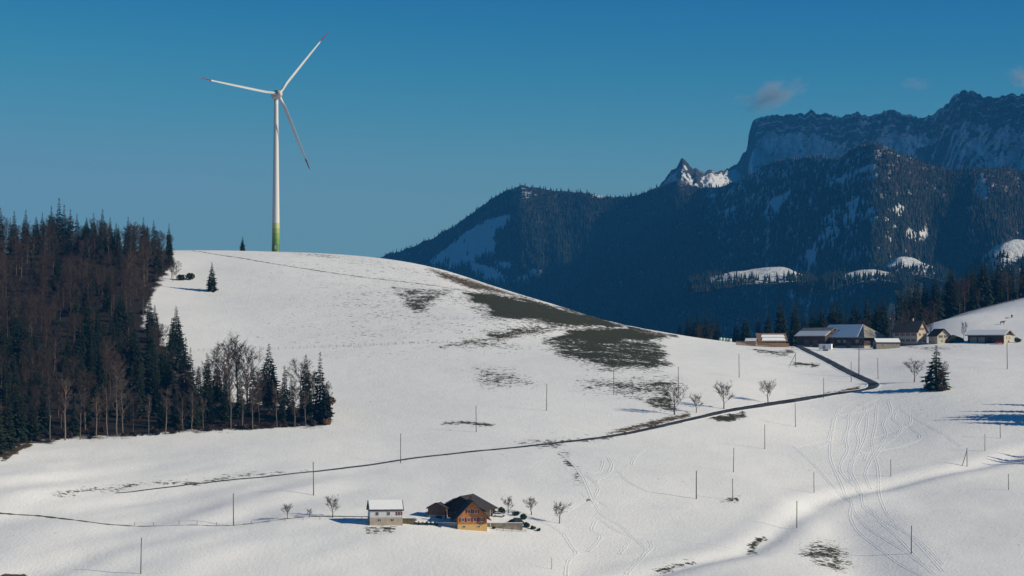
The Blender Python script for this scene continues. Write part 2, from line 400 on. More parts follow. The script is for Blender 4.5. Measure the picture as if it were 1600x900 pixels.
# ------------------------------------------------------------------ the snow-covered hill
GRASS = [  # outline in photo pixels, strength inside, edge softness in pixels
 ([(728,458),(760,456),(850,474),(950,500),(985,508),(950,511),(880,507),(820,501),(770,492),(742,474)], 0.95, 6),
 ([(712,462),(760,458),(820,490),(830,510),(760,500)], 0.42, 14),
 ([(620,448),(690,449),(712,456),(690,470),(660,490),(632,486),(626,465)], 0.46, 12),
 ([(628,466),(662,468),(672,486),(640,486)], 0.60, 8),
 ([(852,532),(900,515),(990,512),(1045,526),(1010,532),(940,536)], 0.95, 6),
 ([(845,530),(930,530),(1030,532),(1045,570),(1020,578),(930,574),(880,556)], 0.66, 12),
 ([(760,516),(860,505),(880,512),(800,528),(770,536)], 0.52, 10),
 ([(690,540),(740,528),(800,535),(830,548),(740,545)], 0.36, 12),
 ([(740,575),(810,578),(840,600),(770,610),(740,596)], 0.36, 14),
 ([(905,595),(1050,590),(1060,612),(1000,622),(920,610)], 0.44, 14),
 ([(1000,622),(1050,610),(1060,640),(1020,640)], 0.52, 10),
 ([(560,396),(640,408),(700,440),(600,425)], 0.22, 20),
 ([(430,394),(500,396),(560,402),(520,404)], 0.36, 4),
 ([(1245,868),(1275,845),(1310,850),(1335,880),(1310,896),(1270,884)], 0.44, 12),
 ([(1160,866),(1195,836),(1202,842),(1180,866)], 0.55, 5), ([(1015,890),(1080,876),(1085,882),(1030,896)], 0.48, 5),
 ([(1130,780),(1150,779),(1150,786),(1130,786)], 0.7, 3), ([(908,776),(930,776),(930,782),(908,782)], 0.6, 3),
 ([(690,657),(715,657),(735,659),(775,663),(770,667),(690,661)], 0.60, 3),
 ([(575,822),(625,822),(628,833),(580,834)], 0.46, 6),
 ([(1170,545),(1240,548),(1240,555),(1190,552)], 0.6, 5), ([(1238,566),(1275,568),(1275,576),(1240,572)], 0.52, 4),
 ([(1110,652),(1160,643),(1166,648),(1130,658)], 0.8, 4), ([(1400,540),(1470,540),(1520,545),(1440,548)], 0.40, 6),
 ([(1440,600),(1480,605),(1470,612),(1435,606)], 0.7, 5), ([(868,702),(885,706),(915,755),(905,757),(880,722)], 0.40, 5),
 ([(80,768),(330,745),(480,732),(480,737),(250,760),(80,776)], 0.38, 5), ([(800,690),(930,682),(980,676),(980,682),(860,700)], 0.40, 6),
]
BROWN = [
 ([(665,419),(700,426),(745,440),(800,458),(850,472),(790,461),(730,450),(690,434)], 0.72, 5),
 ([(680,541),(760,527),(860,514),(925,507),(925,511),(860,519),(760,533),(690,545)], 0.50, 4),
 ([(945,677),(1000,662),(1040,652),(1075,644),(1078,650),(1030,664),(970,676)], 0.74, 4),
 ([(1285,616),(1320,609),(1345,602),(1343,608),(1310,615)], 0.74, 2),
 ([(1000,514),(1060,524),(1060,528),(1000,519)], 0.7, 2),
 ([(0,712),(45,690),(52,694),(0,722)], 0.9, 2), ([(0,898),(40,898),(40,905),(0,905)], .9, 2),
]
FOREST = [(-260,745),(-100,728),(0,717),(42,693),(120,687),(200,683),(300,676),(400,671),(470,668),(505,666),(520,658),(508,640),(420,632),(330,622),(285,596),(262,545),(225,508),(232,474),(252,440),(270,415),(268,380),(-260,380)]
RWOOD = [(1235,545),(1300,528),(1400,512),(1470,499),(1530,484),(1620,462),(1700,440),(1700,380),(1235,480)]
PXV, PYV = proj(TX.ravel(), TY.ravel(), TZ.ravel())
inview = (PXV > -300) & (PXV < 1900) & (TY.ravel() > 780) & (TY.ravel() < 1640)
xr_, yr_ = TX.ravel(), TY.ravel()
WPX = PXV + 34 * fbm(xr_ / 22, yr_ / 30, 4); WPY = PYV + 11 * fbm(xr_ / 16 + 40, yr_ / 22, 4)   # uneven melt edges
def paint(lst):
    out = np.zeros(PXV.shape)
    for poly, s, soft in lst:
        P = np.array(poly); k = inview & (PXV > P[:, 0].min() - soft * 2) & (PXV < P[:, 0].max() + soft * 2) & (PYV > P[:, 1].min() - soft * 2) & (PYV < P[:, 1].max() + soft * 2)
        if not k.any(): continue
        d = poly_dist(WPX[k], WPY[k], poly); out[k] = np.maximum(out[k], (s + (0.12 if s < .7 else 0)) * np.clip(0.62 + d / (2 * soft), 0, 1))
    return out
grass = paint(GRASS); grass = grass * (1 + 0.75 * fbm(xr_ / 14, yr_ / 9, 3) * (grass < .85) + 0.25 * fbm(xr_ / 9, yr_ / 6, 2))
WPX = PXV + 10 * fbm(xr_ / 8, yr_ / 12, 3); WPY = PYV + 4 * fbm(xr_ / 8 + 40, yr_ / 8, 3)
brown = paint(BROWN)
hill_top = np.clip((TY.ravel() - 1120) / 150, 0, 1) * 0.27 * np.clip(1.2 - np.abs(PXV - 640) / 420, 0, 1) * (1 + .8 * fbm(xr_ / 40, yr_ / 14, 3))
hill_top = np.maximum(hill_top, 0.16 * np.clip(0.3 + 2.2 * fbm(xr_ / 30 + 9, yr_ / 26, 3), 0, 1))
grass = np.maximum(grass, hill_top)
litter = np.zeros(PXV.shape); k = inview
litter[k] = np.clip(0.42 + poly_dist(PXV[k], PYV[k], FOREST) / 16 + 0.9 * fbm(TX.ravel()[k] / 9, TY.ravel()[k] / 9, 3), 0, 1.0)
litter[k] = np.maximum(litter[k], np.clip(0.4 + poly_dist(PXV[k], PYV[k], RWOOD) / 10, 0, 1.0))
V = np.stack([TX.ravel(), TY.ravel(), TZ.ravel()], 1)
me = np_mesh('snow_hill', V, grid_faces(*TX.shape), True)
attr(me, 'grass', grass); attr(me, 'brown', brown); attr(me, 'litter', litter)
tag(link('snow_hill_ground', me, ground_mat()), kind='structure')

def drape(pts, step=1.5):
    """photo polyline -> evenly spaced points on the ground"""
    P = [on_ground(*p) for p in pts]; out = []
    # Catmull-Rom through the ground points, in plan
    Q = [P[0]] + P + [P[-1]]
    for i in range(1, len(Q) - 2):
        a, b, c, d = Q[i - 1], Q[i], Q[i + 1], Q[i + 2]; n = max(2, int((c - b).length / step))
        for j in range(n):
            t = j / n
            v = 0.5 * ((2 * b) + (c - a) * t + (2*a - 5*b + 4*c - d) * t*t + (3*b - a - 3*c + d) * t**3)
            out.append(Vector((v.x, v.y, 0)))
    out.append(Vector((P[-1].x, P[-1].y, 0))); return out
def ribbon(name, pts, prof, m, wob=0.0, step=1.5, kind='structure', taper=None):
    L = drape(pts, step); V = []; n = len(prof); rr = random.Random(len(pts) * 7 + int(pts[0][0]))
    for i, p in enumerate(L):
        t = (L[min(i + 1, len(L) - 1)] - L[max(i - 1, 0)]); t.normalize(); s = Vector((t.y, -t.x, 0)); k = 1 + wob * rr.uniform(-1, 1); kw = k * (float(np.interp(i / len(L), *taper)) if taper else 1)
        for off, h in prof:
            q = p + s * (off * kw); V.append((q.x, q.y, H(q.x, q.y) + h * k))
    Fq = grid_faces(len(L), n)
    o = link(name, np_mesh(name, V, Fq, True), m); tag(o, kind=kind); return o
def flat(wd, h=0.10, n=4): return [(-wd / 2 - 0.25, -0.25)] + [(-wd / 2 + wd * i / n, h) for i in range(n + 1)] + [(wd / 2 + 0.25, -0.25)]
ROAD = [(1236,536),(1246,541),(1262,549),(1285,560),(1310,573),(1335,586),(1355,595),(1364,600),(1362,606),(1345,610),(1310,615),(1270,621),(1220,629),(1160,638),(1110,648),(1060,660),(1000,673),(940,684),(880,691),(800,700),(720,708),(640,717),(560,729),(480,738),(400,747),(300,757),(180,771)]
ribbon('road', ROAD, flat(4.1), M['road'], 0.02, taper=([0, .38, .55, .8, 1], [1, 1, .62, .42, .12]))
for sd in (-1, 1):   # ploughed snow along both sides
    ribbon('ploughed_snow_bank', ROAD[1:16], [(sd * o_, h_) for o_, h_ in ((2.1, -.05), (2.35, .12), (2.7, .14), (3.5, -.04))], M['snow_part'], 0.05, 1.5, taper=([0, .8, 1], [1, 1, .6]))
ribbon('farm_track', [(-40,800),(0,803),(60,806),(110,812),(160,819),(200,822),(280,821),(365,821)], flat(1.0, 0.06, 2), M['gravel'], 0.6, taper=([0, .4, .6, 1], [1, 1.2, .5, .25]))
ribbon('farm_track', [(300,392),(340,398),(380,404),(420,411),(470,419),(530,428),(590,436),(660,444),(735,456)], flat(0.9, 0.05, 2), M['gravel'], 0.6)
ribbon('farm_track', [(365,821),(440,812),(500,807),(575,808)], flat(0.7, 0.05, 2), M['gravel'], 0.6)
ski_prof = [(-0.75, -0.02), (-0.42, 0.12), (-0.22, 0.03), (0.22, 0.03), (0.42, 0.12), (0.75, -0.02)]
SKI = [
 [(1335,626),(1313,640),(1304,655),(1299,680),(1297,704),(1299,722),(1310,747),(1320,772),(1331,786),(1329,808),(1342,832),(1370,854),(1402,879),(1438,900)],
 [(1372,623),(1331,644),(1326,665),(1322,687),(1324,704),(1315,722),(1313,736),(1328,754),(1345,772),(1349,790),(1370,808),(1402,825),(1438,847),(1473,882)],
 [(1370,633),(1368,662),(1363,687),(1365,708),(1372,733),(1374,772),(1381,793),(1395,815),(1420,836),(1448,865),(1473,893)],
 [(1242,699),(1260,715),(1281,736),(1303,761),(1328,783),(1335,800),(1356,825),(1384,843),(1413,861),(1441,882),(1460,898)],
 [(1242,699),(1270,692),(1299,687)], [(1310,649),(1342,644),(1374,633)], [(1345,708),(1384,703),(1420,694),(1438,683),(1416,662)],
 [(1363,685),(1395,674),(1420,665),(1424,648)], [(1356,644),(1352,680),(1342,704),(1328,729),(1331,751)], [(1406,640),(1456,669),(1502,697)],
 [(874,707),(891,720),(907,740),(918,762),(926,781),(943,806),(970,822),(987,839),(1006,855),(1008,866),(992,883),(979,898)],
 [(882,836),(893,855),(900,865),(888,877),(884,899)], [(932,808),(976,836),(1020,840),(1075,847),(1144,858)],
 [(968,737),(976,748),(992,759),(1012,769)], [(1012,698),(992,715),(987,726)], [(943,720),(937,737),(918,740)], [(840,815),(860,822),(882,836)],
 [(1275,700),(1290,693),(1299,672),(1302,655)], [(1350,720),(1362,700),(1390,690)],
 [(1340,632),(1352,640),(1344,655),(1338,672),(1342,690),(1336,712),(1330,735),(1340,758),(1352,776)], [(1388,628),(1392,645),(1380,662),(1384,680),(1372,700),(1360,720),(1352,742),(1360,764)],
 [(1402,640),(1396,655),(1408,668),(1398,684),(1380,697),(1366,716)], [(1318,652),(1330,660),(1322,676),(1316,694)], [(1350,790),(1366,800),(1376,816),(1398,836),(1420,858),(1440,880)],
 [(890,795),(905,786),(922,790),(936,784),(948,792)], [(905,770),(915,778),(900,790),(884,800)], [(930,815),(925,828),(938,838),(930,852),(918,862)], [(985,845),(976,856),(968,866)], [(1015,845),(1018,856),(1005,868)],
 [(950,715),(956,728),(948,742),(930,752)], [(912,742),(925,750),(935,762),(930,776)],
]
for s in SKI: ribbon('ski_track', s, ski_prof, M['snow_part'], 0.35, 1.2)

# ------------------------------------------------------------------ valley floor and mountains
def far_mat(name, ground, use_rock):
    m, n, b = new_mat(name)
    at = N(n, 'ShaderNodeAttribute', attribute_name='rock'); geo = N(n, 'ShaderNodeNewGeometry')
    nz = N(n, 'ShaderNodeTexNoise'); nz.inputs['Scale'].default_value = 0.06 if use_rock else 0.05; nz.inputs['Detail'].default_value = 8; nz.inputs['Roughness'].default_value = 0.68
    n.links.new(geo.outputs['Position'], nz.inputs['Vector'])
    c = N(n, 'ShaderNodeMath', operation='MULTIPLY_ADD'); n.links.new(nz.outputs[0], c.inputs[0]); c.inputs[1].default_value = 1.1; n.links.new(at.outputs['Fac'], c.inputs[2])
    r = N(n, 'ShaderNodeMapRange'); r.inputs['From Min'].default_value = 0.97; r.inputs['From Max'].default_value = 1.13; n.links.new(c.outputs[0], r.inputs['Value'])
    rock = ramp(n, nz.outputs[0], [(0.32, tuple(x * 0.45 for x in ground)), (0.68, tuple(x * 1.45 for x in ground))])
    mx = N(n, 'ShaderNodeMix', data_type='RGBA'); n.links.new(r.outputs[0], mx.inputs[0]); mx.inputs[6].default_value = (0.80, 0.81, 0.84, 1); n.links.new(rock.outputs[0], mx.inputs[7])
    n.links.new(mx.outputs[2], b.inputs['Base Color']); b.inputs['Roughness'].default_value = 0.9; b.inputs['Specular IOR Level'].default_value = 0.1
    bp = N(n, 'ShaderNodeBump'); bp.inputs['Strength'].default_value = 1.0; bp.inputs['Distance'].default_value = 20
    n.links.new(nz.outputs[0], bp.inputs['Height']); n.links.new(bp.outputs[0], b.inputs['Normal'])
    return m
vx, vy = np.meshgrid(np.linspace(-9500, 9500, 120), np.linspace(-900, 12600, 100))
vz = -185 + 25 * fbm(vx / 900, vy / 900, 3) - 60 * ((vy < 1200) & (np.abs(vx) < 1600))
me = np_mesh('valley', np.stack([vx, vy, vz], 2).reshape(-1, 3), grid_faces(*vx.shape), True); attr(me, 'rock', np.full(vx.size, 0.9))
valley_m = far_mat('valley_forest_floor', (0.05, 0.05, 0.045), False)
tag(link('valley_ground', me, valley_m), kind='structure')

# wooded range: crest line in photo pixels, its distance chosen so that the ridge keeps a level height as it comes nearer to the right
CREST1 = [(-300,560),(300,520),(480,455),(585,404),(640,388),(690,365),(735,335),(760,315),(785,300),(802,293),(815,289),(830,292),(850,296),(880,300),(910,300),(945,306),(980,308),(1010,300),(1035,290),(1060,280),(1095,293),(1130,290),(1160,280),(1200,256),(1240,246),(1280,246),(1310,250),(1335,232),(1352,226),(1368,223),(1385,229),(1410,242),(1450,256),(1480,262),(1510,266),(1540,262),(1570,262),(1600,268),(1700,270),(1900,290),(2300,380)]
DIST1 = [(-300,9200),(480,8600),(800,7100),(1060,6700),(1200,6300),(1370,5650),(1450,5600),(1600,5520),(1900,5300),(2300,5200)]
c1 = np.array(CREST1, float); d1 = np.array(DIST1, float)
pxs = np.arange(-300, 2301, 5.0); ts = np.concatenate([np.linspace(0, 1, 130), np.linspace(1.04, 1.6, 14)])
PXg, Tg = np.meshgrid(pxs, ts)
def mountain1(px, t):
    Dc = np.interp(px, d1[:, 0], d1[:, 1]); yc = np.interp(px, c1[:, 0], c1[:, 1]) + 3.0 * gnoise(px / 13, px * 0 + .5) + 2.0 * gnoise(px / 5, px * 0 + 3.5)
    zc = Dc * (HZ - yc) / F; zf = -170.0
    tt = np.clip(t, 0, 1)
    z = zf + (zc - zf) * (0.82 * tt + 0.18 * tt ** 2.2); run = 1.45 * (zc - zf) + 150
    D = Dc - run * (1 - tt)
    D = np.where(t > 1, Dc + (t - 1) * 900, D); z = np.where(t > 1, zc - (t - 1) * 380, z)
    env = np.sin(np.pi * np.clip(tt, 0, 1)) ** 0.8
    sk = px + 90 * (1 - tt) * np.sign(px - 1200)
    spur = fbm(sk / 105 + 2.2, tt * 0.7 + 4, 3, True) - 0.45
    main = np.exp(-((px - (1370 - 20 * (1 - tt))) / 60) ** 2) + 0.8 * np.exp(-((px - (815 + 120 * (1 - tt))) / 70) ** 2) + 0.7 * np.exp(-((px - (1065 + 70 * (1 - tt))) / 55) ** 2) + 0.7 * np.exp(-((px - 1560) / 50) ** 2)
    D = D - env * (200 * spur + 190 * main + 60 * fbm(px / 30, tt * 7, 3))
    x = (px - 800) / F * D
    return x, D, z
MX, MY, MZ = mountain1(PXg, Tg)
CLEAR = [  # snow left open between the trees: outline, how bare of trees
 ([(664,414),(700,387),(730,362),(760,345),(797,336),(792,352),(774,366),(768,372),(775,380),(772,398),(745,402),(735,412),(700,420)], 1.0),
 ([(728,408),(770,420),(795,436),(790,446),(765,438),(735,424)], 0.9), ([(775,408),(800,412),(800,420),(780,418)], .8),
 ([(802,440),(835,420),(850,424),(820,440)], 0.8), ([(1290,290),(1365,255),(1370,262),(1320,290)], 0.75),
 ([(1285,345),(1310,320),(1340,312),(1372,322),(1372,350),(1330,355),(1300,350)], 0.5), ([(1190,335),(1210,310),(1235,300),(1225,318),(1205,345)], 0.6),
 ([(1240,420),(1260,395),(1285,365),(1300,370),(1275,400),(1262,425)], 0.6), ([(1520,300),(1535,270),(1545,300),(1540,315)], 0.6), ([(1120,335),(1150,320),(1150,350),(1130,352)], 0.35),
 ([(1290,355),(1312,355),(1312,372),(1292,372)], 0.6), ([(795,290),(840,293),(840,312),(800,312)], 0.15), ([(925,297),(945,302),(945,308),(925,308)], 0.4),
 ([(1400,322),(1412,322),(1412,338),(1402,338)], 0.7), ([(1508,322),(1520,322),(1520,336),(1508,336)], 0.7), ([(1418,358),(1450,360),(1450,380),(1420,376)], 0.5),
]
def clearing(px, py):
    o = np.zeros(px.shape)
    for poly, s in CLEAR: o = np.maximum(o, s * np.clip(0.5 + poly_dist(px, py, poly) / 5, 0, 1))
    return o
ppx, ppy = proj(MX.ravel(), MY.ravel(), MZ.ravel())
clr = clearing(ppx, ppy)
rk = 0.70 - 0.75 * clr; rk = rk + 0.35 * fbm(ppx / 22, ppy / 14, 4) - 0.15 * np.clip((ppx - 1060) / 60, 0, 1) * np.clip((1420 - ppx) / 60, 0.35, 1)
me = np_mesh('range', np.stack([MX, MY, MZ], 2).reshape(-1, 3), grid_faces(*MX.shape), True); attr(me, 'rock', rk)
tag(link('wooded_mountain', me, far_mat('wooded_mountain_ground', (0.055, 0.05, 0.045), False)), kind='structure')

# high snow range behind: crest, cliff band, snow aprons
CREST2 = [(985,330),(1010,312),(1030,292),(1042,276),(1050,266),(1058,258),(1065,247),(1073,253),(1085,262),(1098,270),(1110,266),(1125,268),(1142,262),(1152,256),(1160,240),(1168,232),(1170,212),(1176,190),(1185,184),(1200,181),(1225,179),(1245,175),(1262,173),(1268,170),(1275,175),(1298,177),(1318,180),(1340,175),(1352,176),(1365,181),(1376,175),(1388,172),(1398,172),(1410,178),(1424,176),(1436,184),(1444,185),(1460,176),(1475,168),(1485,155),(1497,145),(1510,140),(1525,142),(1540,148),(1560,148),(1585,146),(1600,147),(1660,140),(1760,150),(1900,180),(2100,260)]
DIST2 = [(985,10100),(1065,9850),(1110,10000),(1150,10650),(1165,10950),(1300,10350),(1500,9550),(1600,9150),(2100,8000)]
c2 = np.array(CREST2, float); d2 = np.array(DIST2, float); d2[:, 1] *= 0.84
pxs2 = np.arange(985, 2101, 1.8); NR = 190
q = np.linspace(0, 1, NR)[:, None] * np.ones(len(pxs2))[None]; PX2 = np.ones((NR, 1)) * pxs2[None]
below = q ** 1.15 * 210.0                                            # photo pixels below the crest
Dc = np.interp(PX2 - 0.45 * np.minimum(below, 90), d2[:, 0], d2[:, 1]); yc = np.interp(PX2, c2[:, 0], c2[:, 1]) + 8.0 * np.maximum(gnoise(PX2 / 11, PX2 * 0 + .3), -.15) + 5.0 * np.maximum(gnoise(PX2 / 4.3, PX2 * 0 + 7.3), -.1)
cliff_h = np.interp(PX2, [985, 1050, 1065, 1090, 1150, 1168, 1200, 1280, 1340, 1400, 1440, 1480, 1540, 1600], [2, 4, 10, 8, 6, 50, 26, 40, 52, 40, 28, 60, 45, 60]) * (1 + 0.45 * gnoise(PX2 / 22, PX2 * 0 + 11))
z = Dc * (HZ - yc - below) / F
incl = np.minimum(below, cliff_h) * 0.35 + np.maximum(below - cliff_h, 0) * 1.72   # pixels of run per pixel of drop: cliff, then apron
D = Dc - incl * Dc / F
rib = fbm(PX2 / 26 + below / 90, below / 60, 5, True) - 0.45
bandn = fbm(PX2 / 60, below / 7, 3)
D = D - np.clip(below / 12, 0, 1) * (75 * rib + 28 * bandn + 34 * fbm(PX2 / 8, below / 10, 4))
X2 = (PX2 - 800) / F * D
incliff = np.clip((cliff_h - below) / 5 + 0.5, 0, 1)
streak = fbm((PX2 + below * 0.55) / 6, below / 60, 4) + 0.5 * fbm(PX2 / 11, below / 8, 3)
rockv = 0.17 + 0.70 * incliff + 1.15 * np.clip(streak, -0.3, 0.5) + 0.35 * np.clip(rib - 0.15, 0, 1)
rockv += 0.55 * np.exp(-((PX2 - 1455) / 40) ** 2) * (below > 50) + 0.25 * (PX2 > 1500) * (fbm(PX2 / 30, below / 25, 3) > 0) - 0.25 * (PX2 > 1165) * incliff * (fbm(PX2 / 25, below / 5, 2) > 0.16)
rockv -= 0.5 * np.exp(-((PX2 - 1395) / 34) ** 2 - ((below - 62) / 26) ** 2)
rockv += 0.6 * np.exp(-((PX2 - 1170) / 9) ** 2) * (below < 48)
rockv += 0.22 * (PX2 < 1100)
rockv += 0.5 * np.exp(-((PX2 - 1072 - below * .9) / 9) ** 2) * (below < 34)
rockv += 0.35 * np.clip(fbm(PX2 / 5, below / 12, 4) , 0, 1) * (PX2 >= 1165) - 0.5 * incliff * (np.abs(fbm(PX2 / 40 + below / 70, below / 4.5, 3)) < 0.035)
lay = np.mod(below + 0.05 * (PX2 - 1300) + 9 * fbm(PX2 / 45, below / 60, 3), 13.0)
rockv -= 0.55 * incliff * (np.abs(lay - 6.5) < 1.1) * (fbm(PX2 / 14, below / 30, 2) > -0.08) * (PX2 > 1165)      # snow lying on the ledges between the rock beds
rows = [np.stack([X2[0] * 1.06, D[0] + 900, z[0] - 520], 1), np.stack([X2[0] * 1.01, D[0] + 120, z[0] - 40], 1)]
V2 = np.concatenate([np.stack(rows), np.stack([X2, D, z], 2)], 0)
rockv = np.concatenate([np.full((2, len(pxs2)), 0.3), rockv], 0)
me = np_mesh('alps', V2.reshape(-1, 3), grid_faces(V2.shape[0], V2.shape[1]), True); attr(me, 'rock', rockv)
tag(link('rocky_snow_mountain', me, far_mat('limestone_and_snow', (0.055, 0.052, 0.05), True)), kind='structure')

# sunlit knolls at the foot of the wooded range
def knoll(px, py, D, hw, hd, drop, left):
    top = pix(px, py, D); nx, ny = 60, 40
    u = np.linspace(-1.4, 1.4, nx); v = np.linspace(-1.4, 1.4, ny); U, Vv = np.meshgrid(u, v)
    W_ = np.where(U < 0, U * left, U); r2 = U * U + Vv * Vv
    n_ = fbm(W_ * hw / 60 + px, Vv * hd / 60, 4)
    zz = top[2] - drop * (1 - np.exp(-1.0 * r2)) * 1.5 - 0.5 * drop * np.clip(r2 - 1, 0, 9) + 0.5 * drop * n_ * np.clip(r2 * 3, 0, 1)
    X = top[0] + W_ * hw; Y = D + Vv * hd + U * hw * 0.4
    return X, Y, zz
KN = [(1220,417,4700,42,80,16,2.6),(1362,421,4600,46,70,12,1.3),(1412,401,4900,58,70,19,.7),(1590,374,4300,62,70,30,.9)]
knolls = []
for kx, ky, kd, hw, hd, dr, lf in KN:
    X, Y, Z = knoll(kx, ky, kd, hw, hd, dr, lf); knolls.append((X, Y, Z))
    me = np_mesh('knoll', np.stack([X, Y, Z], 2).reshape(-1, 3), grid_faces(*X.shape), True)
    U, Vv = np.meshgrid(np.linspace(-1.4, 1.4, 60), np.linspace(-1.4, 1.4, 40)); r2 = U * U + Vv * Vv
    attr(me, 'rock', 0.05 + 0.8 * np.clip(r2 - 1.5, 0, 1) + (0.9 if kx == 1410 else 0.45) * np.clip(fbm(X / 30, Y / 30, 2) + 0.3, 0, 1))
    tag(link('snow_knoll_hill', me, far_mat('knoll_snow', (0.14, 0.10, 0.06), False)), kind='structure')

# the forest on the range: nobody could count it
def cone_forest(name, P, Ht, W, tintv, m):
    k = 5; tiers = ((0.02, 0.55, 1.0), (0.28, 0.80, 0.72), (0.55, 1.0, 0.42)); n = len(P)
    base = []; fc = []
    for z0, z1, r in tiers:
        o = len(base)
        for i in range(k): a = 2 * math.pi * i / k + z0 * 3; base.append((r * math.cos(a), r * math.sin(a), z0))
        base.append((0, 0, z1)); fc += [(o + i, o + (i + 1) % k, o + k) for i in range(k)]
    base = np.array(base); fc = np.array(fc); a = rng.uniform(0, 6.28, n); ca, sa = np.cos(a), np.sin(a)
    V = np.empty((n, len(base), 3)); jit = rng.uniform(0.75, 1.25, (n, len(base)))
    V[:, :, 0] = P[:, 0, None] + W[:, None] * jit * (ca[:, None] * base[None, :, 0] - sa[:, None] * base[None, :, 1])
    V[:, :, 1] = P[:, 1, None] + W[:, None] * jit * (sa[:, None] * base[None, :, 0] + ca[:, None] * base[None, :, 1])
    V[:, :, 2] = P[:, 2, None] + Ht[:, None] * base[None, :, 2]
    Fc = (fc[None] + (np.arange(n) * len(base))[:, None, None]).reshape(-1, 3)
    me = np_mesh(name, V.reshape(-1, 3), Fc); attr(me, 'tint', np.repeat(tintv, len(base)))
    o = link(name, me, m); return tag(o, kind='stuff')
def forest_mat():
    m, n, b = new_mat('far_forest'); at = N(n, 'ShaderNodeAttribute', attribute_name='tint')
    r = ramp(n, at.outputs['Fac'], [(0.0, (0.012, 0.020, 0.015)), (0.55, (0.022, 0.030, 0.020)), (0.75, (0.038, 0.034, 0.026)), (1.0, (0.060, 0.044, 0.035))])
    n.links.new(r.outputs[0], b.inputs['Base Color']); b.inputs['Roughness'].default_value = 0.95; b.inputs['Specular IOR Level'].default_value = 0.05
    return m
fm = forest_mat()
npx, nt_ = 330, 96
gx, gt = np.meshgrid(np.linspace(430, 1760, npx), np.linspace(0.30, 1.0, nt_))
gx = (gx + rng.uniform(-2.6, 2.6, gx.shape)).ravel(); gt = np.clip((gt + rng.uniform(-.005, .005, gt.shape)), 0, 1.0).ravel()
fx, fy, fz = mountain1(gx, gt)
qx, qy = proj(fx, fy, fz); keep = rng.uniform(0, 1, len(qx)) > clearing(qx, qy) * 0.98 + np.clip(0.9 * fbm(gx / 45, gt * 9, 3), 0, 0.7) + np.clip((gx - 1060) / 60, 0, 1) * np.clip((1420 - gx) / 60, 0.3, 1) * np.clip(0.12 + 1.3 * fbm(gx / 26 + 7, gt * 16, 3), 0, .6)
keep &= ~((qx > 1040) & (qx < 1092) & (gt > 0.97))
P = np.stack([fx, fy, fz - 1], 1)[keep]; n = len(P)
hgt = rng.uniform(8, 25, n) * (1 - 0.12 * gt[keep] - 0.38 * np.clip((gt[keep] - .85) / .15, 0, 1)); tv = np.clip(0.35 + 0.55 * fbm(gx[keep] / 40, gt[keep] * 6 + 3, 3) + rng.normal(0, 0.16, n) + 0.25 * np.clip((gx[keep] - 1350) / 100, 0, 1) * (gt[keep] > .5) + 0.2 * np.clip(0.6 - gt[keep], 0, 1), 0, 1)  # right upper slope tinted browner to look sunlit; paler tint low down too
cone_forest('mountain_forest', P, hgt, hgt * rng.uniform(0.17, 0.26, n), tv, fm)
kp = []
for (X, Y, Z), (kx, ky, kd, hw, hd, dr, lf) in zip(knolls, KN):
    r2 = U * U + Vv * Vv + 0.5 * fbm(X / 25, Y / 25, 2)
    for s in range(6):
        sel = (r2 > 0.95) & (rng.uniform(0, 1, X.shape) < np.clip(r2 - 0.9, 0, 0.8) * 0.8)
        kp.append(np.stack([X[sel] + rng.uniform(-3, 3, sel.sum()), Y[sel] + rng.uniform(-3, 3, sel.sum()), Z[sel] - 0.5], 1)) if s < 1 else None
kp = np.concatenate(kp); n = len(kp); hgt = rng.uniform(7, 16, n)
cone_forest('knoll_forest', kp, hgt, hgt * 0.2, np.clip(rng.normal(0.35, 0.2, n), 0, 1), fm)

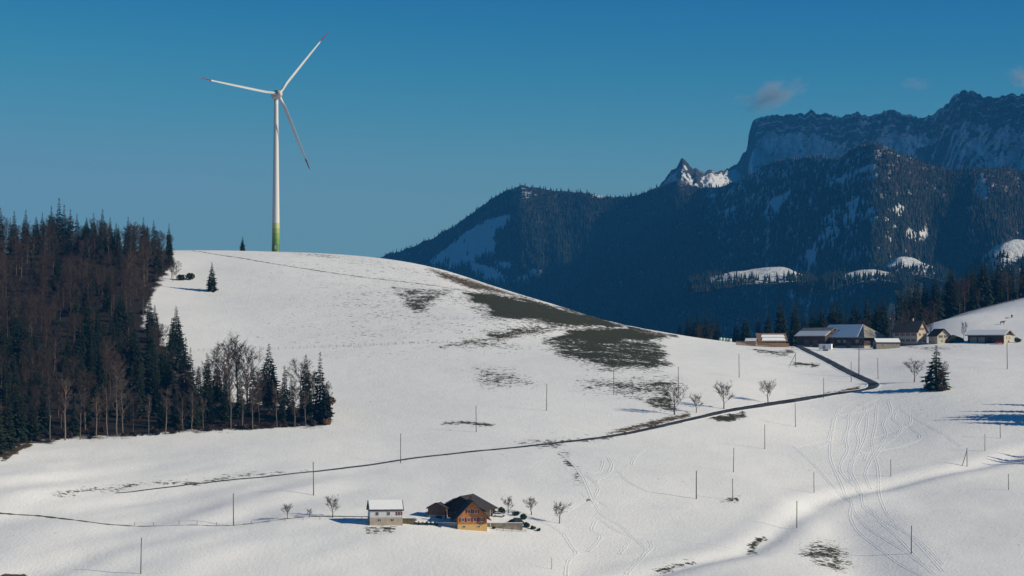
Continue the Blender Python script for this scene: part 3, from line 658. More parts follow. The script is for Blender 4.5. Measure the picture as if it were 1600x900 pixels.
# ------------------------------------------------------------------ air and clouds
hz = MB().box(-9900, 9900, -950, 12750, -300, 1130).mesh('haze'); hm = bpy.data.materials.new('valley_air'); hm.use_nodes = True
hn = hm.node_tree; hn.nodes.clear(); pv = hn.nodes.new('ShaderNodeVolumePrincipled'); ho = hn.nodes.new('ShaderNodeOutputMaterial'); hn.links.new(pv.outputs[0], ho.inputs['Volume'])
pv.inputs['Color'].default_value = (0.06, 0.39, 0.97, 1); pv.inputs['Density'].default_value = 4.2e-5; pv.inputs['Anisotropy'].default_value = 0.0
tag(link('haze', hz, hm), kind='stuff')
def cloud(px, py, D, w_, h_, dens, seed, tilt):
    c = pix(px, py, D); bm = bmesh.new(); bmesh.ops.create_icosphere(bm, subdivisions=3, radius=1.0)
    me = bpy.data.meshes.new('cloud'); bm.to_mesh(me); bm.free()
    m = bpy.data.materials.new('cloud_vapour'); m.use_nodes = True; n = m.node_tree; n.nodes.clear()
    out = N(n, 'ShaderNodeOutputMaterial'); vol = N(n, 'ShaderNodeVolumePrincipled'); n.links.new(vol.outputs[0], out.inputs['Volume'])
    vol.inputs['Color'].default_value = (0.93, 0.85, 0.85, 1); vol.inputs['Anisotropy'].default_value = 0.2
    tc = N(n, 'ShaderNodeTexCoord'); nz = N(n, 'ShaderNodeTexNoise'); nz.inputs['Scale'].default_value = 1.6; nz.inputs['Detail'].default_value = 5; nz.inputs['Roughness'].default_value = 0.62
    mp = N(n, 'ShaderNodeMapping'); mp.inputs['Location'].default_value = (seed, seed * .7, 0); n.links.new(tc.outputs['Object'], mp.inputs[0]); n.links.new(mp.outputs[0], nz.inputs['Vector'])
    ln = N(n, 'ShaderNodeVectorMath', operation='LENGTH'); n.links.new(tc.outputs['Object'], ln.inputs[0])
    sb = N(n, 'ShaderNodeMath', operation='SUBTRACT'); n.links.new(nz.outputs[0], sb.inputs[0])
    ml = N(n, 'ShaderNodeMath', operation='MULTIPLY_ADD'); n.links.new(ln.outputs['Value'], ml.inputs[0]); ml.inputs[1].default_value = 0.42; ml.inputs[2].default_value = 0.18; n.links.new(ml.outputs[0], sb.inputs[1])
    mr = N(n, 'ShaderNodeMapRange'); mr.inputs['From Min'].default_value = 0.0; mr.inputs['From Max'].default_value = 0.35; mr.inputs['To Max'].default_value = dens; n.links.new(sb.outputs[0], mr.inputs['Value']); n.links.new(mr.outputs[0], vol.inputs['Density'])
    o = link('cloud', me, m); o.location = c; o.scale = (w_, h_ * 1.3, h_); o.rotation_euler = (0, tilt, 0)
    return tag(o, kind='stuff')
cloud(1204, 150, 15500, 235, 105, 0.013, 1.3, math.radians(-20))
cloud(1432, 131, 15500, 110, 50, 0.007, 4.1, 0.0)
cloud(1596, 122, 15500, 110, 75, 0.012, 7.7, math.radians(15))

# ------------------------------------------------------------------ wind turbine
tb = on_ground(431, 392.5); DT = tb.y; mpp = DT / F                  # metres per photo pixel at the turbine
hub_z = pix(431, 149, DT)[2]; TH = hub_z - tb.z - 1.6
turb = thing('wind_turbine', 'tall white wind turbine with green-ringed tower foot on the hilltop', 'wind turbine', tb)
tw = MB(); tw.lathe([(2.25 - 1.15 * (i / 24) ** 0.8, -1.5 + (TH + 1.5) * i / 24) for i in range(25)] + [(0.0, TH)], 32)
tower = tw.build('tower', tower_paint(TH), turb, True)
MB().box(-0.45, 0.45, -2.32, -2.15, 1.2, 3.4).build('door', M['steel'], tower)
YAW = math.radians(20)
def turb_local(p): return p                                           # rotor axis along -y of the nacelle frame
nac = MB().lathe([(0.0, 5.2), (0.9, 5.0), (1.7, 4.0), (2.2, 2.2), (2.45, 0.2), (2.5, -1.6), (2.45, -2.6), (2.2, -2.9), (0.0, -2.9)], 24, 'y', (0, 0, TH + 1.8)).build('nacelle', M['hub'], turb, True)
nac.rotation_euler = (0, 0, YAW)
MB().tube((0.6, 2.4, TH + 3.9), (0.6, 2.4, TH + 5.6), 0.08, 0.05, 6).build('wind_vane', M['steel'], nac)
HUBC = Vector((0, -5.0, 0))
spn = MB().lathe([(0.0, -8.0), (0.7, -7.8), (1.4, -7.1), (1.85, -6.0), (2.1, -4.8), (2.15, -3.6), (2.05, -3.0), (0.0, -3.0)], 24, 'y', (0, 0, TH + 1.8)).build('hub', M['hub'], turb, True)
spn.rotation_euler = (0, 0, YAW)
def blade_mesh(r0, r1, full=43.5, n=26):
    """loft of aerofoil sections along +x; chord mainly in the rotor plane near the tip, twisted near the root"""
    secs = []; k = 14
    for i in range(n):
        r = r0 + (r1 - r0) * i / (n - 1); s = r / full
        if s < 0.07: ch, th, rd = 1.6, 1.6, 1.0
        else:
            t = min(1, (s - 0.07) / 0.12); t = t * t * (3 - 2 * t)
            chm = 2.15 * (1 - s) ** 0.72 + 0.3 if s > 0.19 else 2.2
            ch = 1.6 * (1 - t) + chm * t; th = 1.6 * (1 - t) + ch * (0.30 - 0.18 * s) * t; rd = 1 - t
        if s > 0.97: ch *= max(0.15, (1 - s) / 0.03)
        tw_ = math.radians(24 * (1 - s) ** 2 + 34)
        bend = -0.9 * s ** 2
        ring = []
        for j in range(k):
            a = 2 * math.pi * j / k; cx = math.cos(a) * ch / 2; cy = math.sin(a) * th / 2 * (1 if rd > .9 else (0.35 + 0.65 * (1 + math.cos(a)) / 2) * (1 - rd) + rd)
            cx -= (1 - rd) * ch * 0.18
            ring.append((r, cx * math.sin(tw_) + cy * math.cos(tw_) + bend, -(cx * math.cos(tw_) - cy * math.sin(tw_))))
        secs.append(ring)
    m = MB(); m.v = [p for s in secs for p in s]
    for i in range(n - 1):
        for j in range(k): m.f.append((i*k + j, i*k + (j+1) % k, (i+1)*k + (j+1) % k, (i+1)*k + j))
    m.f.append(tuple(range(k))); m.f.append(tuple((n-1)*k + j for j in range(k))[::-1])
    return m
BL = 43.5
bme = blade_mesh(1.2, BL * 0.855).mesh('blade', True); tme = blade_mesh(BL * 0.855, BL).mesh('blade_tip', True)
bme.materials.append(M['rotor']); tme.materials.append(M['red'])
for phi in (170.5, 51.5, -67.0):
    b = bpy.data.objects.new('blade', bme); C.objects.link(b); b.parent = turb
    Mx = Matrix.Rotation(YAW, 4, 'Z') @ Matrix.Translation((0, -5.0, TH + 1.8)) @ Matrix.Rotation(-math.radians(phi), 4, 'Y')
    # local z is the trailing side; the rotor turns clockwise seen from the front
    b.matrix_local = Mx
    t = bpy.data.objects.new('blade_tip', tme); C.objects.link(t); t.parent = b
root_ = MB().tube((0.6, 0, 0), (2.9, 0, 0), 1.12, 1.0, 16)

# ------------------------------------------------------------------ trees
def conifer_meshes(seed, h=20.0, R=3.0, whorls=24, bare=0.06, pw=0.85):
    r = random.Random(seed); m = MB()
    for k in range(whorls):
        f = k / (whorls - 1); zc = h * (bare + (0.985 - bare) * f)
        rad = R * max(0.05, (1 - f)) ** pw * r.uniform(0.80, 1.12) + 0.10
        if f < 0.10: rad *= 0.8
        nb = max(6, int(13 * (1 - 0.5 * f))); a0 = r.uniform(0, 6.28)
        for i in range(nb):
            a = a0 + 6.283 * i / nb + r.uniform(-.25, .25); L = rad * r.uniform(0.65, 1.18); dr = L * r.uniform(0.22, 0.55) * (1 - 0.7 * f)
            z0 = zc + r.uniform(-.3, .3); d = Vector((math.cos(a), math.sin(a), 0)); s = Vector((-d.y, d.x, 0)); wd = L * r.uniform(0.26, 0.40) + 0.12
            def P(t, side, dz=0): return d * (L * t) + s * side + Vector((0, 0, z0 - dr * t * t + dz))
            c0, c1, c2, tip = P(0.02, 0), P(0.4, 0, .06), P(0.75, 0, .03), P(1, 0, 0.10 * L)
            l1, r1 = P(0.42, wd, -0.14 * L), P(0.38, -wd, -0.14 * L); l2, r2 = P(0.82, wd * .6, -0.10 * L), P(0.78, -wd * .6, -0.10 * L)
            m.add([c0, c1, c2, tip, l1, r1, l2, r2], [(0, 1, 4), (0, 5, 1), (1, 2, 6), (1, 7, 2), (2, 3, 6), (2, 7, 3)])
            hl = P(0.6, r.uniform(-.5, .5) * wd, -0.40 * L); m.add([P(0.35, 0), P(0.7, .15 * wd), hl], [(0, 1, 2)])
    m.add([(0.12, 0, h * .955), (-.08, .1, h * .955), (-.06, -.11, h * .955), (0, 0, h * 1.02)], [(0, 1, 3), (1, 2, 3), (2, 0, 3)])
    t = MB(); t.tube((0, 0, -1.2), (0, 0, h * .5), 0.30, 0.16, 6).tube((0, 0, h * .5), (0, 0, h * .97), 0.16, 0.03, 5)
    a, b = t.mesh('spruce_trunk'), m.mesh('spruce_crown'); return a, b
def bare_meshes(seed, h=17.0, spread=3.6, trunk_frac=0.42, limbs=13, up=0.9, tw=0.045, trunk_r=0.22, dens=1.0):
    r = random.Random(seed); T = MB(); K = MB()
    lean = Vector((r.uniform(-.04, .04), r.uniform(-.04, .04), 1)); path = [Vector((0, 0, -1.0))]
    n = 7
    for i in range(1, n + 1):
        f = i / n; path.append(Vector((lean.x * h * f + r.uniform(-.18, .18), lean.y * h * f + r.uniform(-.18, .18), h * 0.93 * f)))
    for i in range(n): T.tube(path[i], path[i + 1], trunk_r * (1 - .9 * i / n) + .02, trunk_r * (1 - .9 * (i + 1) / n) + .02, 6, False)
    def at(z):
        f = min(n - 1e-3, max(0, z / (h * .93) * n)); i = int(f); return path[i].lerp(path[i + 1], f - i)
    def ribbon3(p, q, wv):
        d = (q - p).normalized(); a = d.cross(Vector((r.uniform(-1, 1), r.uniform(-1, 1), r.uniform(-1, 1)))).normalized() * wv
        K.add([p - a, p + a, q], [(0, 1, 2)])
    for i in range(limbs):
        f = trunk_frac + (0.95 - trunk_frac) * ((i + r.random() * .8) / limbs); p = at(h * f * .93); a = i * 2.4 + r.uniform(-.5, .5)
        sh = math.sin(math.pi * min(1, (f - trunk_frac) / (1 - trunk_frac) * .78 + .20))
        L = spread * (0.45 + 0.7 * sh) * r.uniform(.85, 1.2)
        d = Vector((math.cos(a), math.sin(a), up * r.uniform(.7, 1.3))).normalized()
        rad = trunk_r * .42 * (1 - .5 * f); prev = p; segs = 4; pts = [p]
        for s in range(1, segs + 1):
            d = (d + Vector((r.uniform(-.18, .18), r.uniform(-.18, .18), r.uniform(-.02, .22)))).normalized(); q = prev + d * (L / segs)
            (T if s <= 2 else K).tube(prev, q, rad * (1 - .8 * (s - 1) / segs), rad * (1 - .8 * s / segs), 4, False); prev = q; pts.append(q)
        for s in range(int(9 * dens)):
            t = r.uniform(.25, 1) * segs * .999; i0 = int(t); b0 = pts[i0].lerp(pts[i0 + 1], t - i0)
            d2 = (d * .6 + Vector((r.uniform(-1, 1), r.uniform(-1, 1), r.uniform(-.2, 1.0)))).normalized(); L2 = L * r.uniform(.22, .48); e0 = b0 + d2 * L2
            K.tube(b0, e0, rad * .30 + .012, .012, 3, False)
            for u in range(int(8 * dens)):
                c0 = b0.lerp(e0, r.uniform(.15, 1)); d3 = (d2 * .7 + Vector((r.uniform(-1, 1), r.uniform(-1, 1), r.uniform(-.3, .9)))).normalized(); e1 = c0 + d3 * L2 * r.uniform(.3, .7)
                ribbon3(c0, e1, tw * .5 + .008)
                for _ in range(2):
                    c1 = c0.lerp(e1, r.uniform(.3, 1)); ribbon3(c1, c1 + (d3 * .6 + Vector((r.uniform(-1, 1), r.uniform(-1, 1), r.uniform(-.3, .8)))).normalized() * L2 * r.uniform(.18, .4), tw * .38 + .006)
    return T.mesh('bare_trunk'), K.mesh('bare_crown')
def clump_mesh(seed, w_, h_, n=420, leaf=0.22):
    """shrub: many small leaf faces through an uneven dome"""
    r = random.Random(seed); m = MB(); lobes = [(Vector((r.uniform(-.5, .5) * w_, r.uniform(-.5, .5) * w_, r.uniform(.2, .7) * h_)), r.uniform(.35, .6)) for _ in range(6)]
    for _ in range(n):
        c, rr_ = r.choice(lobes); d = Vector((r.gauss(0, 1), r.gauss(0, 1), r.gauss(0, 1))).normalized() * r.uniform(.5, 1) ** .5
        p = c + Vector((d.x * w_ * rr_, d.y * w_ * rr_, d.z * h_ * rr_ * .8)); p.z = max(p.z, -.1)
        a = Vector((r.gauss(0, 1), r.gauss(0, 1), r.gauss(0, 1))).normalized() * leaf; b = a.cross(Vector((r.gauss(0, 1), r.gauss(0, 1), r.gauss(0, 1)))).normalized() * leaf * .7
        m.add([p - a, p + b, p + a, p - b], [(0, 1, 2, 3)])
    return m.mesh('leaves')
def wood_variant(pair, mt, mc):
    pair[0].materials.append(mt); pair[1].materials.append(mc); return pair
SPRUCE = [wood_variant(conifer_meshes(100 + i, 20, (3.4, 3.9, 4.2, 3.1, 3.6)[i], 28, (0.10, 0.05, 0.14, 0.08, 0.04)[i], (.70, .76, .66, .72, .8)[i]), M['bark'], M['needle']) for i in range(5)]
SPRUCE_OPEN = [wood_variant(conifer_meshes(140 + i, 12, 3.3, 24, 0.02, .82), M['bark'], M['needle_green']) for i in range(2)]
BARE = [wood_variant(bare_meshes(200 + i, 17, (4.4, 5.0, 3.6, 4.6, 4.0)[i], (.24, .22, .32, .28, .3)[i], 16, (1.1, .8, 1.4, 1.0, 1.2)[i], .055), M['bark'] if i < 4 else M['pale_bark'], M['twig']) for i in range(5)]
BARE_PALE = [wood_variant(bare_meshes(230 + i, 18, (3.4, 2.8, 4.2)[i], (.32, .42, .22)[i], 14, 1.2, .05, .22), M['pale_bark'], tree_mat('pale_twigs', (0.085, 0.072, 0.064))) for i in range(3)]
FRUIT = [wood_variant(bare_meshes(260 + i, 6.0, 2.9, .26, 11, .75, .042, .17, 1.0), M['fruit_bark'], M['fruit_bark']) for i in range(3)]
def tree(name, pair, loc, s, rz, label, cat, group=None, sx=1.0):
    t = thing(name, label, cat, loc, rz, group); t.scale = (s * sx, s * sx, s)
    a = bpy.data.objects.new('trunk', pair[0]); C.objects.link(a); a.parent = t
    b = bpy.data.objects.new('crown', pair[1]); C.objects.link(b); b.parent = t
    return t
R = random.Random(11)
G_SP, G_BR = 'spruces of the hillside wood', 'bare trees of the hillside wood'
L_SP, L_BR, L_PB = 'dark spruce growing in the wood on the snowy hillside', 'brown leafless tree growing in the wood on the snowy hillside', 'pale-barked leafless tree at the lower edge of the hillside wood'
def sp(loc, h, i=None, label=L_SP, group=G_SP, sx=1.0): return tree('spruce_tree', SPRUCE[R.randrange(5) if i is None else i], loc, h / 20.0, R.uniform(0, 6.28), label, 'tree', group, sx)
def br(loc, h, label=L_BR, group=G_BR, i=None, fam=None): fam = fam or BARE; return tree('bare_tree', fam[R.randrange(len(fam)) if i is None else i], loc, h / 17.0, R.uniform(0, 6.28), label, 'tree', group, R.uniform(.9, 1.15))
def wood_label(kind, px_, py_, h_):
    look = 'dark spruce' if kind == 'spruce' else 'brown leafless tree'
    size = 'tall' if h_ > 16 else 'small'
    if px_ > 300: where, grp = 'in the narrow lower tongue of the hillside wood', 'tongue of the wood'
    elif py_ < 440: where, grp = 'in the upper hilltop part of the hillside wood', 'upper part of the wood'
    elif py_ > 620: where, grp = 'near the lower snow edge of the hillside wood', 'lower edge of the wood'
    else: where, grp = 'deep inside the middle of the hillside wood', 'middle of the wood'
    return f'{size} {look} {where}', f'{size} {look}s in the {grp}'
taken = []
def free(x, y, d):
    for a, b in taken:
        if (a - x) ** 2 + (b - y) ** 2 < d * d: return False
    taken.append((x, y)); return True
nsp = nbr = 0
# along the lower edge, pixel positions of trunks that stand out
for px_, py_, h_, f_ in [(183,683,26,0),(192,681,21,2),(168,684,18,1),(78,688,18,1),(102,689,22,1),(125,688,17,0),(150,686,15,1),(232,680,14,1),(258,680,17,1),(285,676,13,2),(300,675,15,2),(318,674,12,1),(361,672,17,1),(378,671,15,1),(395,671,14,0),(433,669,15,1),(460,668,14,2),(478,666,13,1)]:
    g = on_ground(px_, py_ - 1); taken.append((g.x, g.y)); br(g, h_, L_PB, 'pale trees along the lower edge of the wood', f_, BARE_PALE); nbr += 1
for px_, py_, top in [(500,660,552),(478,655,556),(420,645,540),(395,650,570),(455,655,590),(440,660,600),(510,662,600),(352,650,590),(375,655,585),(310,660,575),(325,655,560),(290,640,530),(275,560,481),(283,590,520),(268,575,500),(255,610,530),(240,640,545),(30,690,590),(10,700,600),(-5,708,610),(20,690,620),(50,688,610)]:
    g = on_ground(px_, py_); taken.append((g.x, g.y)); sp(g, (py_ - top) * g.y / F * 1.02, label=wood_label('spruce', px_, py_, 99)[0], group=wood_label('spruce', px_, py_, 99)[1]); nsp += 1
for px_, py_, top in [(372,640,530),(360,640,540),(385,640,545),(470,650,565),(488,655,580),(350,645,545),(405,648,580)]:
    g = on_ground(px_, py_); taken.append((g.x, g.y)); br(g, (py_ - top) * g.y / F, 'tall leafless tree rising above the spruces in the narrow tongue of the wood', 'tall bare trees in the tongue of the wood'); nbr += 1
# skyline spruces
for px_, top in [(0,322),(22,328),(40,326),(56,337),(80,320),(92,307),(100,318),(120,332),(146,331),(160,325),(172,338),(200,337),(224,338),(240,342),(264,347),(230,350),(208,350),(135,338),(66,330),(110,325),(185,350)]:
    g = on_ground(px_, 398); taken.append((g.x, g.y)); sp(g, max(12, (396 - top) * g.y / F), label='dark spruce pointing into the sky along the top of the hillside wood', group='skyline spruces of the hillside wood'); nsp += 1
fpoly = np.array(FOREST, float)
cand = []
for _ in range(9000):
    px_ = R.uniform(-70, 520); y_ = R.uniform(960, 1500); x_ = (px_ - 800) / F * y_; z_ = H(x_, y_)
    a, b = proj(x_, y_, z_)
    if poly_dist(np.array([a]), np.array([b]), FOREST)[0] > 1.5: cand.append((x_, y_, z_, a, b))
for x_, y_, z_, a, b in cand:
    edge = poly_dist(np.array([a]), np.array([b]), FOREST)[0]
    broad = float(fbm(np.array([x_ / 38.0 + 3.1]), np.array([y_ / 60.0]), 2)[0])
    is_br = broad + R.uniform(-.22, .22) > (0.10 if b > 530 else -0.04)
    if (a < 230 and 395 < b < 520) and R.random() < .45: is_br = True
    if not free(x_, y_, 6.6 if is_br else 6.4): continue
    sil_ = float(np.interp(a, [-60, 0, 50, 90, 130, 170, 210, 240, 275, 330, 520], [335, 338, 345, 330, 345, 348, 352, 358, 372, 560, 560]))
    hmax = max(6.0, (b - sil_) * y_ / F)
    if is_br and nbr < 290: hh = min(hmax, R.uniform(10, 20) * (0.75 if edge < 6 else 1)); br((x_, y_, z_), hh, *wood_label('bare', a, b, hh)); nbr += 1
    elif nsp < 188: hh = min(hmax, R.uniform(11, 24) * (0.75 if edge < 6 else 1)); wl_ = wood_label('spruce', a, b, hh); sp((x_, y_, z_), hh, label=wl_[0], group=wl_[1]); nsp += 1
print('hillside wood', nsp, nbr)
# scrub along the wood's edges
SHRUB = [clump_mesh(300 + i, 1.5, 1.8) for i in range(3)]
for mm in SHRUB: mm.materials.append(M['twig'])
SHRUB_C = clump_mesh(310, 1.7, 2.2); SHRUB_C.materials.append(M['copper'])
SHRUB_G = [clump_mesh(320 + i, 1.2, 1.5) for i in range(2)]
for mm in SHRUB_G: mm.materials.append(M['leaf'])
def shrub(me_, px_, py_, s, label, group=None, name='shrub'):
    o = bpy.data.objects.new(name, me_); C.objects.link(o); o.location = on_ground(px_, py_); o.scale = (s, s, s); o.rotation_euler = (0, 0, R.uniform(0, 6.28)); return tag(o, label, 'shrub', group)
for px_, py_ in [(60,689),(90,688),(140,686),(210,682),(222,681),(245,680),(270,678),(330,674),(345,673),(410,670),(425,669),(445,668),(490,666)] + [(R.uniform(55, 508), None) for _ in range(46)]:
    if py_ is None: py_ = float(np.interp(px_, [40, 120, 200, 300, 400, 470, 510], [692, 686, 682, 675, 670, 667, 664])) - R.uniform(0, 9)
    shrub(R.choice(SHRUB), px_, py_, R.uniform(.5, 1.3), 'low brown leafless shrub along the lower edge of the wood', 'scrub along the lower edge of the wood')
for px_, py_, s in [(250,428,1.2),(240,440,1.4),(232,455,1.5),(246,420,1.0),(228,470,1.6),(222,490,1.3),(258,412,1.2)]:
    shrub(R.choice(SHRUB), px_, py_, s, 'brown leafless shrub at the upper open edge of the wood', 'scrub at the upper edge of the wood')
shrub(SHRUB_C, 513, 634, 1.9, 'copper-leaved shrub at the tip of the hillside wood'); shrub(SHRUB_C, 511, 664, 1.25, 'pale tan leafless shrub below the tip of the wood')
for px_, py_, h_ in [(275,438,9),(270,440,8),(268,436,10)]: br(on_ground(px_, py_), h_, 'small leafless tree beside the dark bushes near the hilltop', 'small trees beside the hilltop bushes')
for px_, py_, s in [(284,438,2.1),(298,437,2.4)]: shrub(SHRUB_G[0], px_, py_, s, 'dark evergreen bush on the snow near the hilltop wood', 'evergreen bushes near the hilltop wood')

# lone conifers
def lone(px_, py_, top, label, fam=SPRUCE_OPEN, i=0, base_h=12.0, sx=1.0, mat_h=None):
    g = on_ground(px_, py_); h_ = (py_ - top) * g.y / F
    return tree('spruce_tree', fam[i], g, h_ / base_h, R.uniform(0, 6.28), label, 'tree', None, sx)
lone(379, 391, 368, 'small lone spruce on the crest beside the wind turbine', i=1)
lone(331, 455, 410, 'lone spruce alone on the open snow below the turbine', i=0)
t = lone(1463, 608, 540, 'large dark spruce standing alone beside the track bend', SPRUCE_OPEN, 1, 12.0, 1.6)
g = on_ground(1472, 610); br(g, 11.5, 'leafless brown tree growing against the large lone spruce', None, 1)
shrub(SHRUB[0], 1470, 611, 1.6, 'brown shrub at the foot of the large lone spruce')

# wood behind the upper farm
L_R, G_R = 'dark spruce in the wood behind the upper farm', 'spruces behind the upper farm'
def behind(px_, D_, top, lab, grp, kind='sp'):
    x_ = (px_ - 800) / F * D_; z_ = H(x_, D_); tz = pix(px_, top, D_)[2]; h_ = max(6.0, tz - z_)
    if kind == 'sp': sp((x_, D_, z_), h_, label=lab, group=grp, sx=min(1.35, max(1.0, 21 / h_)))
    else: br((x_, D_, z_), h_, lab, grp)
TOPS = [(1150,497),(1165,492),(1185,492),(1200,487),(1220,470),(1242,466),(1256,486),(1270,478),(1285,480),(1300,470),(1310,473),(1335,470),(1355,463),(1380,462),(1405,445),(1432,428),(1445,440),(1462,428),(1486,415),(1505,425),(1520,412),(1538,404),(1560,398),(1580,406),(1600,392),(1640,385)]
tp = np.array(TOPS, float)
def RD(p): return float(np.interp(p, [1150, 1365, 1440, 1500, 1600, 1660], [1400, 1425, 1490, 1530, 1570, 1590]))
for px_, top in TOPS: behind(px_, RD(px_) + R.uniform(0, 30), top, L_R, G_R)
for _ in range(66):
    px_ = R.uniform(1215, 1660); d_ = RD(px_) + R.uniform(20, 120); top = np.interp(px_, tp[:, 0], tp[:, 1]) + R.uniform(3, 26)
    behind(px_, d_, top, L_R, G_R)
for px_, top in [(1500,440),(1508,436),(1575,425),(1590,430),(1430,475),(1445,480),(1460,470),(1415,485),(1348,500),(1292,505),(1395,490),(1530,450)]:
    behind(px_, RD(px_) - 8, top, 'leafless tree in front of the spruces behind the upper farm', 'bare trees behind the upper farm', 'br')
for px_, top in [(1062,503),(1075,486),(1090,489),(1103,483),(1112,488),(1122,494),(1083,497),(1096,500)]:
    behind(px_, R.uniform(1420, 1450), top, 'spruce of the small clump behind the grassy hill shoulder', 'spruce clump behind the hill shoulder')
for px_, top in [(1093,508),(1110,512)]: behind(px_, 1410, top, 'leafless tree in the clump behind the hill shoulder', 'bare trees of the clump behind the shoulder', 'br')
# trees to the right, outside the picture, whose shadows reach the track and the field
for px_, py_, h_ in [(1640,655,20),(1660,660,24),(1680,648,22),(1700,655,25),(1720,640,24),(1648,665,18),(1740,662,24),(1690,668,22),(1655,722,14),(1670,728,16),(1690,720,18),(1710,726,16),(1665,712,13)]:
    sp(on_ground(px_, py_), h_, label='dark spruce east of the field beyond the track bend', group='spruces east of the field')

# fruit trees
def fruit(px_, py_, top, label, group=None, i=None):
    g = on_ground(px_, py_); h_ = (py_ - top) * g.y / F
    return tree('fruit_tree', FRUIT[R.randrange(3) if i is None else i], g, h_ / 6.3, R.uniform(0, 6.28), label, 'tree', group, R.uniform(.95, 1.15))
fruit(1054, 648, 607, 'broad leafless fruit tree on the brown bank above the road', None, 1); fruit(1088, 645, 620, 'smaller leafless fruit tree next to the broad one on the bank')
fruit(1131, 639, 603, 'leafless fruit tree with vase-shaped crown just above the road'); fruit(1200, 630, 598, 'leafless fruit tree farthest along the road towards the bend', None, 2)
fruit(520, 809, 780, 'leafless fruit tree with dense crown beside the white house shadow'); fruit(449, 811, 790, 'faint leafless sapling on the path to the white house', None, 2); fruit(484, 809, 797, 'tiny leafless sapling between two trees on the path')
fruit(794, 803, 780, 'leafless fruit tree directly behind the parked white car', None, 0); fruit(830, 805, 781, 'wide leafless fruit tree, the middle one of the orchard row', None, 1); fruit(874, 818, 788, 'leafless fruit tree at the trampled snow end of the orchard', None, 2)
fruit(1429, 597, 566, 'crooked leafless fruit tree left of the large lone spruce', None, 1)
br(on_ground(1411, 540), 14, 'tall bare tree before the shaded farmhouse wall', None, 0); br(on_ground(1453, 536), 15, 'tall bare tree between the farmhouse and the cream cottage', None, 3); br(on_ground(1506, 530), 8, 'small bare tree between the cream cottage and the long shed', None, 1)
for px_, py_ in [(1301,541),(1342,542),(1322,543)]: br(on_ground(px_, py_), 4.5, 'small brown leafless bush in front of the big barn', 'bushes in front of the big barn')

# ------------------------------------------------------------------ buildings
def window(parent, face, u, v, w_, h_, L, W, shutters=False, m_frame='frame'):
    """window set into a wall face: frame, pane and optional shutters; faces f (front -y), b, l, r"""
    def P(a, d, c):      # a along the wall, d outwards, c up -> local
        return {'f': (a, -W / 2 - d, c), 'b': (a, W / 2 + d, c), 'r': (L / 2 + d, a, c), 'l': (-L / 2 - d, a, c)}[face]
    def bx(mb, a0, a1, d0, d1, c0, c1):
        q = [P(a, d, c) for a in (a0, a1) for d in (d0, d1) for c in (c0, c1)]
        xs, ys, zs = zip(*q); return mb.box(min(xs), max(xs), min(ys), max(ys), min(zs), max(zs))
    t = 0.10; fr = MB()
    bx(fr, u - w_/2 - t, u + w_/2 + t, 0.003, 0.07, v + h_/2, v + h_/2 + t); bx(fr, u - w_/2 - t, u + w_/2 + t, 0.003, 0.10, v - h_/2 - t, v - h_/2)
    bx(fr, u - w_/2 - t, u - w_/2, 0.003, 0.07, v - h_/2, v + h_/2); bx(fr, u + w_/2, u + w_/2 + t, 0.003, 0.07, v - h_/2, v + h_/2); bx(fr, u - .03, u + .03, 0.03, 0.06, v - h_/2, v + h_/2)
    f = fr.build('window', M[m_frame], parent)
    bx(MB(), u - w_/2, u + w_/2, 0.003, 0.03, v - h_/2, v + h_/2).build('pane', M['glass'], f)
    if shutters:
        for sd in (-1, 1):
            a = u + sd * (w_/2 + t + 0.26); bx(MB(), a - .25, a + .25, 0.003, 0.06, v - h_/2 - .05, v + h_/2 + .05).build('shutter', M[shutters], f)
    return f
def door(parent, face, u, w_, h_, L, W, m='brownwood', z0=0.0):
    def P(a, d, c): return {'f': (a, -W / 2 - d, c), 'b': (a, W / 2 + d, c), 'r': (L / 2 + d, a, c), 'l': (-L / 2 - d, a, c)}[face]
    q = [P(a, d, c) for a in (u - w_/2, u + w_/2) for d in (0.003, 0.08) for c in (z0, z0 + h_)]; xs, ys, zs = zip(*q)
    o = MB().box(min(xs), max(xs), min(ys), max(ys), min(zs), max(zs)).build('door', M[m], parent)
    q = [P(a, d, c) for a in (u + w_*.36, u + w_*.42) for d in (0.083, 0.13) for c in (z0 + h_*.45, z0 + h_*.55)]; xs, ys, zs = zip(*q)
    MB().box(min(xs), max(xs), min(ys), max(ys), min(zs), max(zs)).build('handle', M['steel'], o)
    return o
